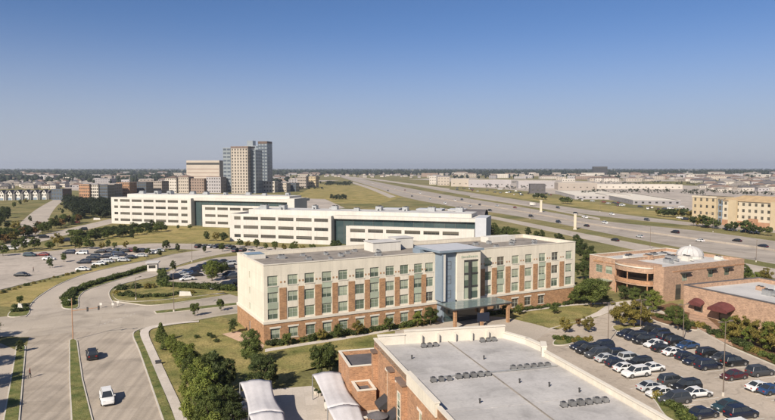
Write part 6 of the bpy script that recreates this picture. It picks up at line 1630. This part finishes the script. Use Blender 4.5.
# white guard booth
o = tag(empty('guard_booth', at(153, 270.5), R(12)), 'white guard booth with flat roof between the entry lanes', 'booth')
mb = MB(); facade(mb, (-1.6, -1.6), (1, 0), (0, -1), 3.2, 0, 2.7, [(.5, 2.7, 1.0, 2.1)], 0, .1); facade(mb, (-1.6, 1.6), (0, -1), (-1, 0), 3.2, 0, 2.7, [(.6, 2.6, 1.0, 2.1)], 0, .1); facade(mb, (1.6, -1.6), (0, 1), (1, 0), 3.2, 0, 2.7, [], 0); facade(mb, (1.6, 1.6), (-1, 0), (0, 1), 3.2, 0, 2.7, [], 0)
mb.obj('wall', M['white'], o); MB().box(-2.1, -2.1, 2.7, 2.1, 2.1, 3.1).obj('roof', M['membrane'], o)
MB().box(-1.1, -1.5, 1.0, 1.1, -1.45, 2.1).obj('window', M['glass_dark'], o); MB().box(-1.5, -1.0, 1.0, -1.45, 1.0, 2.1).obj('window', M['glass_dark'], o)
# low monument signs and boulders at the entry
for px, py, lb in ((185.5, 296.5, 'white stone monument sign on the verge above the cross street'), (70, 305, 'white monument sign at the nose of the entry median'), (20.5, 309, 'small white sign in the planted corner island'), (97, 220, 'yellow and white sign board beside the dark wood')):
    o = tag(empty('monument_sign', at(px, py), R(8)), lb, 'sign')
    w = 3.4 if px == 185.5 else (4.5 if px == 97 else 1.3)
    mb = MB(); mb.prism([(-w / 2, -.3), (w / 2, -.3), (w / 2, .3), (-w / 2, .3)], 0, .35); mb.obj('plinth', M['kerb'], o)
    mb = MB(); mb.v = [(-w / 2 + .1, -.2, .35), (w / 2 - .1, -.2, .35), (w / 2 - .1, .2, .35), (-w / 2 + .1, .2, .35), (-w / 2 + .2, -.15, 1.5), (w / 2 - .4, -.15, 1.3), (w / 2 - .4, .15, 1.3), (-w / 2 + .2, .15, 1.5)]
    mb.f = [(4, 5, 6, 7), (0, 1, 5, 4), (1, 2, 6, 5), (2, 3, 7, 6), (3, 0, 4, 7)]; mb.m = [0] * 5; mb.obj('panel', M['white'], o)
for px, py in ((101, 308), (113, 308), (118, 306)):
    o = tag(empty('traffic_post', at(px, py)), 'small white marker post at the mouth of the entry drive', 'post', 'marker posts at the entry drive')
    MB().cyl(0, 0, 0, 1.0, .07, .07, 8).obj('post', M['white'], o); MB().box(-.3, -.04, .7, .3, .04, 1.3).obj('plate', M['white'], o)
# pale pylons beside the freeway
for px, py, h, w, lb in ((541, 212, 9.0, 1.7, 'slim white pylon beside the freeway farther from the hotel roof'), (575, 229.5, 8.6, 1.4, 'white pylon with cap beside the freeway nearer the hotel roof')):
    o = tag(empty('pylon', at(px, py), R(-20)), lb, 'pylon')
    MB().box(-w / 2, -.6, 0, w / 2, .6, h).obj('shaft', M['sand'], o); MB().box(-w / 2 - .2, -.8, h, w / 2 + .2, .8, h + .4).obj('cap', M['trim'], o); MB().box(-w / 2 - .25, -.85, 0, w / 2 + .25, .85, .6).obj('base', M['kerb'], o)
o = tag(empty('box_trailer', at(532.5, 206), R(-60)), 'small white trailer on the grass beside the far frontage road', 'trailer')
MB().box(-2.5, -1.2, .7, 2.5, 1.2, 3.2).obj('body', M['white'], o); MB().tube((-1, -1.25, .45), (-1, 1.25, .45), .45, .45, 12).tube((1, -1.25, .45), (1, 1.25, .45), .45, .45, 12).obj('wheels', M['tyre'], o)
o = tag(empty('utility_box', at(158.5, 364), R(20)), 'dark utility box lying at the sidewalk edge', 'utility box'); MB().box(-.5, -.3, .14, .5, .3, .55).obj('case', M['darkmetal'], o); MB().box(-.54, -.34, .55, .54, .34, .62).obj('lid', M['darkmetal'], o)

# people
def person(p, rz, top, label):
    sk = [(0, 0, .92), (0, 0, 1.15), (0, 0, 1.38), (.02, 0, 1.52), (.04, 0, 1.64), (.05, 0, 1.74),
          (0, .19, 1.40), (-.06, .24, 1.12), (.06, .25, .86), (0, -.19, 1.40), (.08, -.24, 1.12), (.2, -.24, .90),
          (0, .09, .88), (.14, .1, .48), (.05, .1, .07), (.22, .1, .03), (0, -.09, .88), (-.08, -.1, .48), (-.28, -.1, .10), (-.14, -.1, .03)]
    ed = [(0, 1), (1, 2), (2, 3), (3, 4), (4, 5), (2, 6), (6, 7), (7, 8), (2, 9), (9, 10), (10, 11), (0, 12), (12, 13), (13, 14), (14, 15), (0, 16), (16, 17), (17, 18), (18, 19)]
    rad = [.15, .14, .16, .06, .10, .08, .07, .055, .04, .07, .055, .04, .095, .065, .045, .035, .095, .065, .045, .035]
    me = bpy.data.meshes.new('person'); me.from_pydata(sk, ed, []); 
    o = bpy.data.objects.new('person', me); COL.objects.link(o)
    md = o.modifiers.new('skin', 'SKIN'); sv = me.skin_vertices[0].data if me.skin_vertices else None
    if sv is None:
        bm = bmesh.new(); bm.from_mesh(me); bm.verts.layers.skin.verify(); bm.to_mesh(me); bm.free(); sv = me.skin_vertices[0].data
    for i, r_ in enumerate(rad): sv[i].radius = (r_, r_); sv[i].use_root = (i == 0)
    o.modifiers.new('smooth', 'SUBSURF').levels = 1
    m = bpy.data.materials.new('clothed_person'); m.use_nodes = True; n = m.node_tree.nodes; l = m.node_tree.links
    tc = n.new('ShaderNodeTexCoord'); sp = n.new('ShaderNodeSeparateXYZ'); cr = n.new('ShaderNodeValToRGB'); cr.color_ramp.interpolation = 'CONSTANT'
    dv = n.new('ShaderNodeMath'); dv.operation = 'DIVIDE'; dv.inputs[1].default_value = 2.0
    l.new(tc.outputs['Object'], sp.inputs[0]); l.new(sp.outputs[2], dv.inputs[0]); l.new(dv.outputs[0], cr.inputs[0]); l.new(cr.outputs[0], n['Principled BSDF'].inputs['Base Color'])
    el = cr.color_ramp.elements; el[0].color = (.03, .03, .035, 1); el[1].position = .46; el[1].color = (*top, 1)
    for ps, c in ((.755, (.30, .17, .11)), (.85, (.03, .02, .015))):
        e = el.new(ps); e.color = (*c, 1)
    me.materials.append(m); o.location = p; o.rotation_euler = (0, 0, rz)
    return tag(o, label, 'person')
p = at(30, 378); person((p.x, p.y, .02), .3, (.13, .035, .025), 'person in dark red top walking on the boulevard')
p = at(33.5, 272); person((p.x, p.y, .02), .3, (.10, .045, .03), 'person in brown top walking across the left parking lot')

# ------------------------------------------------------------------ haze: the air between here and the horizon
hz = MB(); hz.box(-6500, -600, -1.0, 6500, 15500, 110)
ho = hz.obj('haze', [])
hm = bpy.data.materials.new('haze_air'); hm.use_nodes = True; hn = hm.node_tree.nodes; hl = hm.node_tree.links
hn.remove(hn['Principled BSDF'])
pv = hn.new('ShaderNodeVolumePrincipled'); pv.inputs['Color'].default_value = (0.78, 0.84, 0.93, 1); pv.inputs['Density'].default_value = 0.00009; pv.inputs['Anisotropy'].default_value = 0.2
hl.new(pv.outputs[0], hn['Material Output'].inputs['Volume'])
ho.data.materials.append(hm)
stuff(ho, 'thin pale haze of air over the whole scene', 'haze')
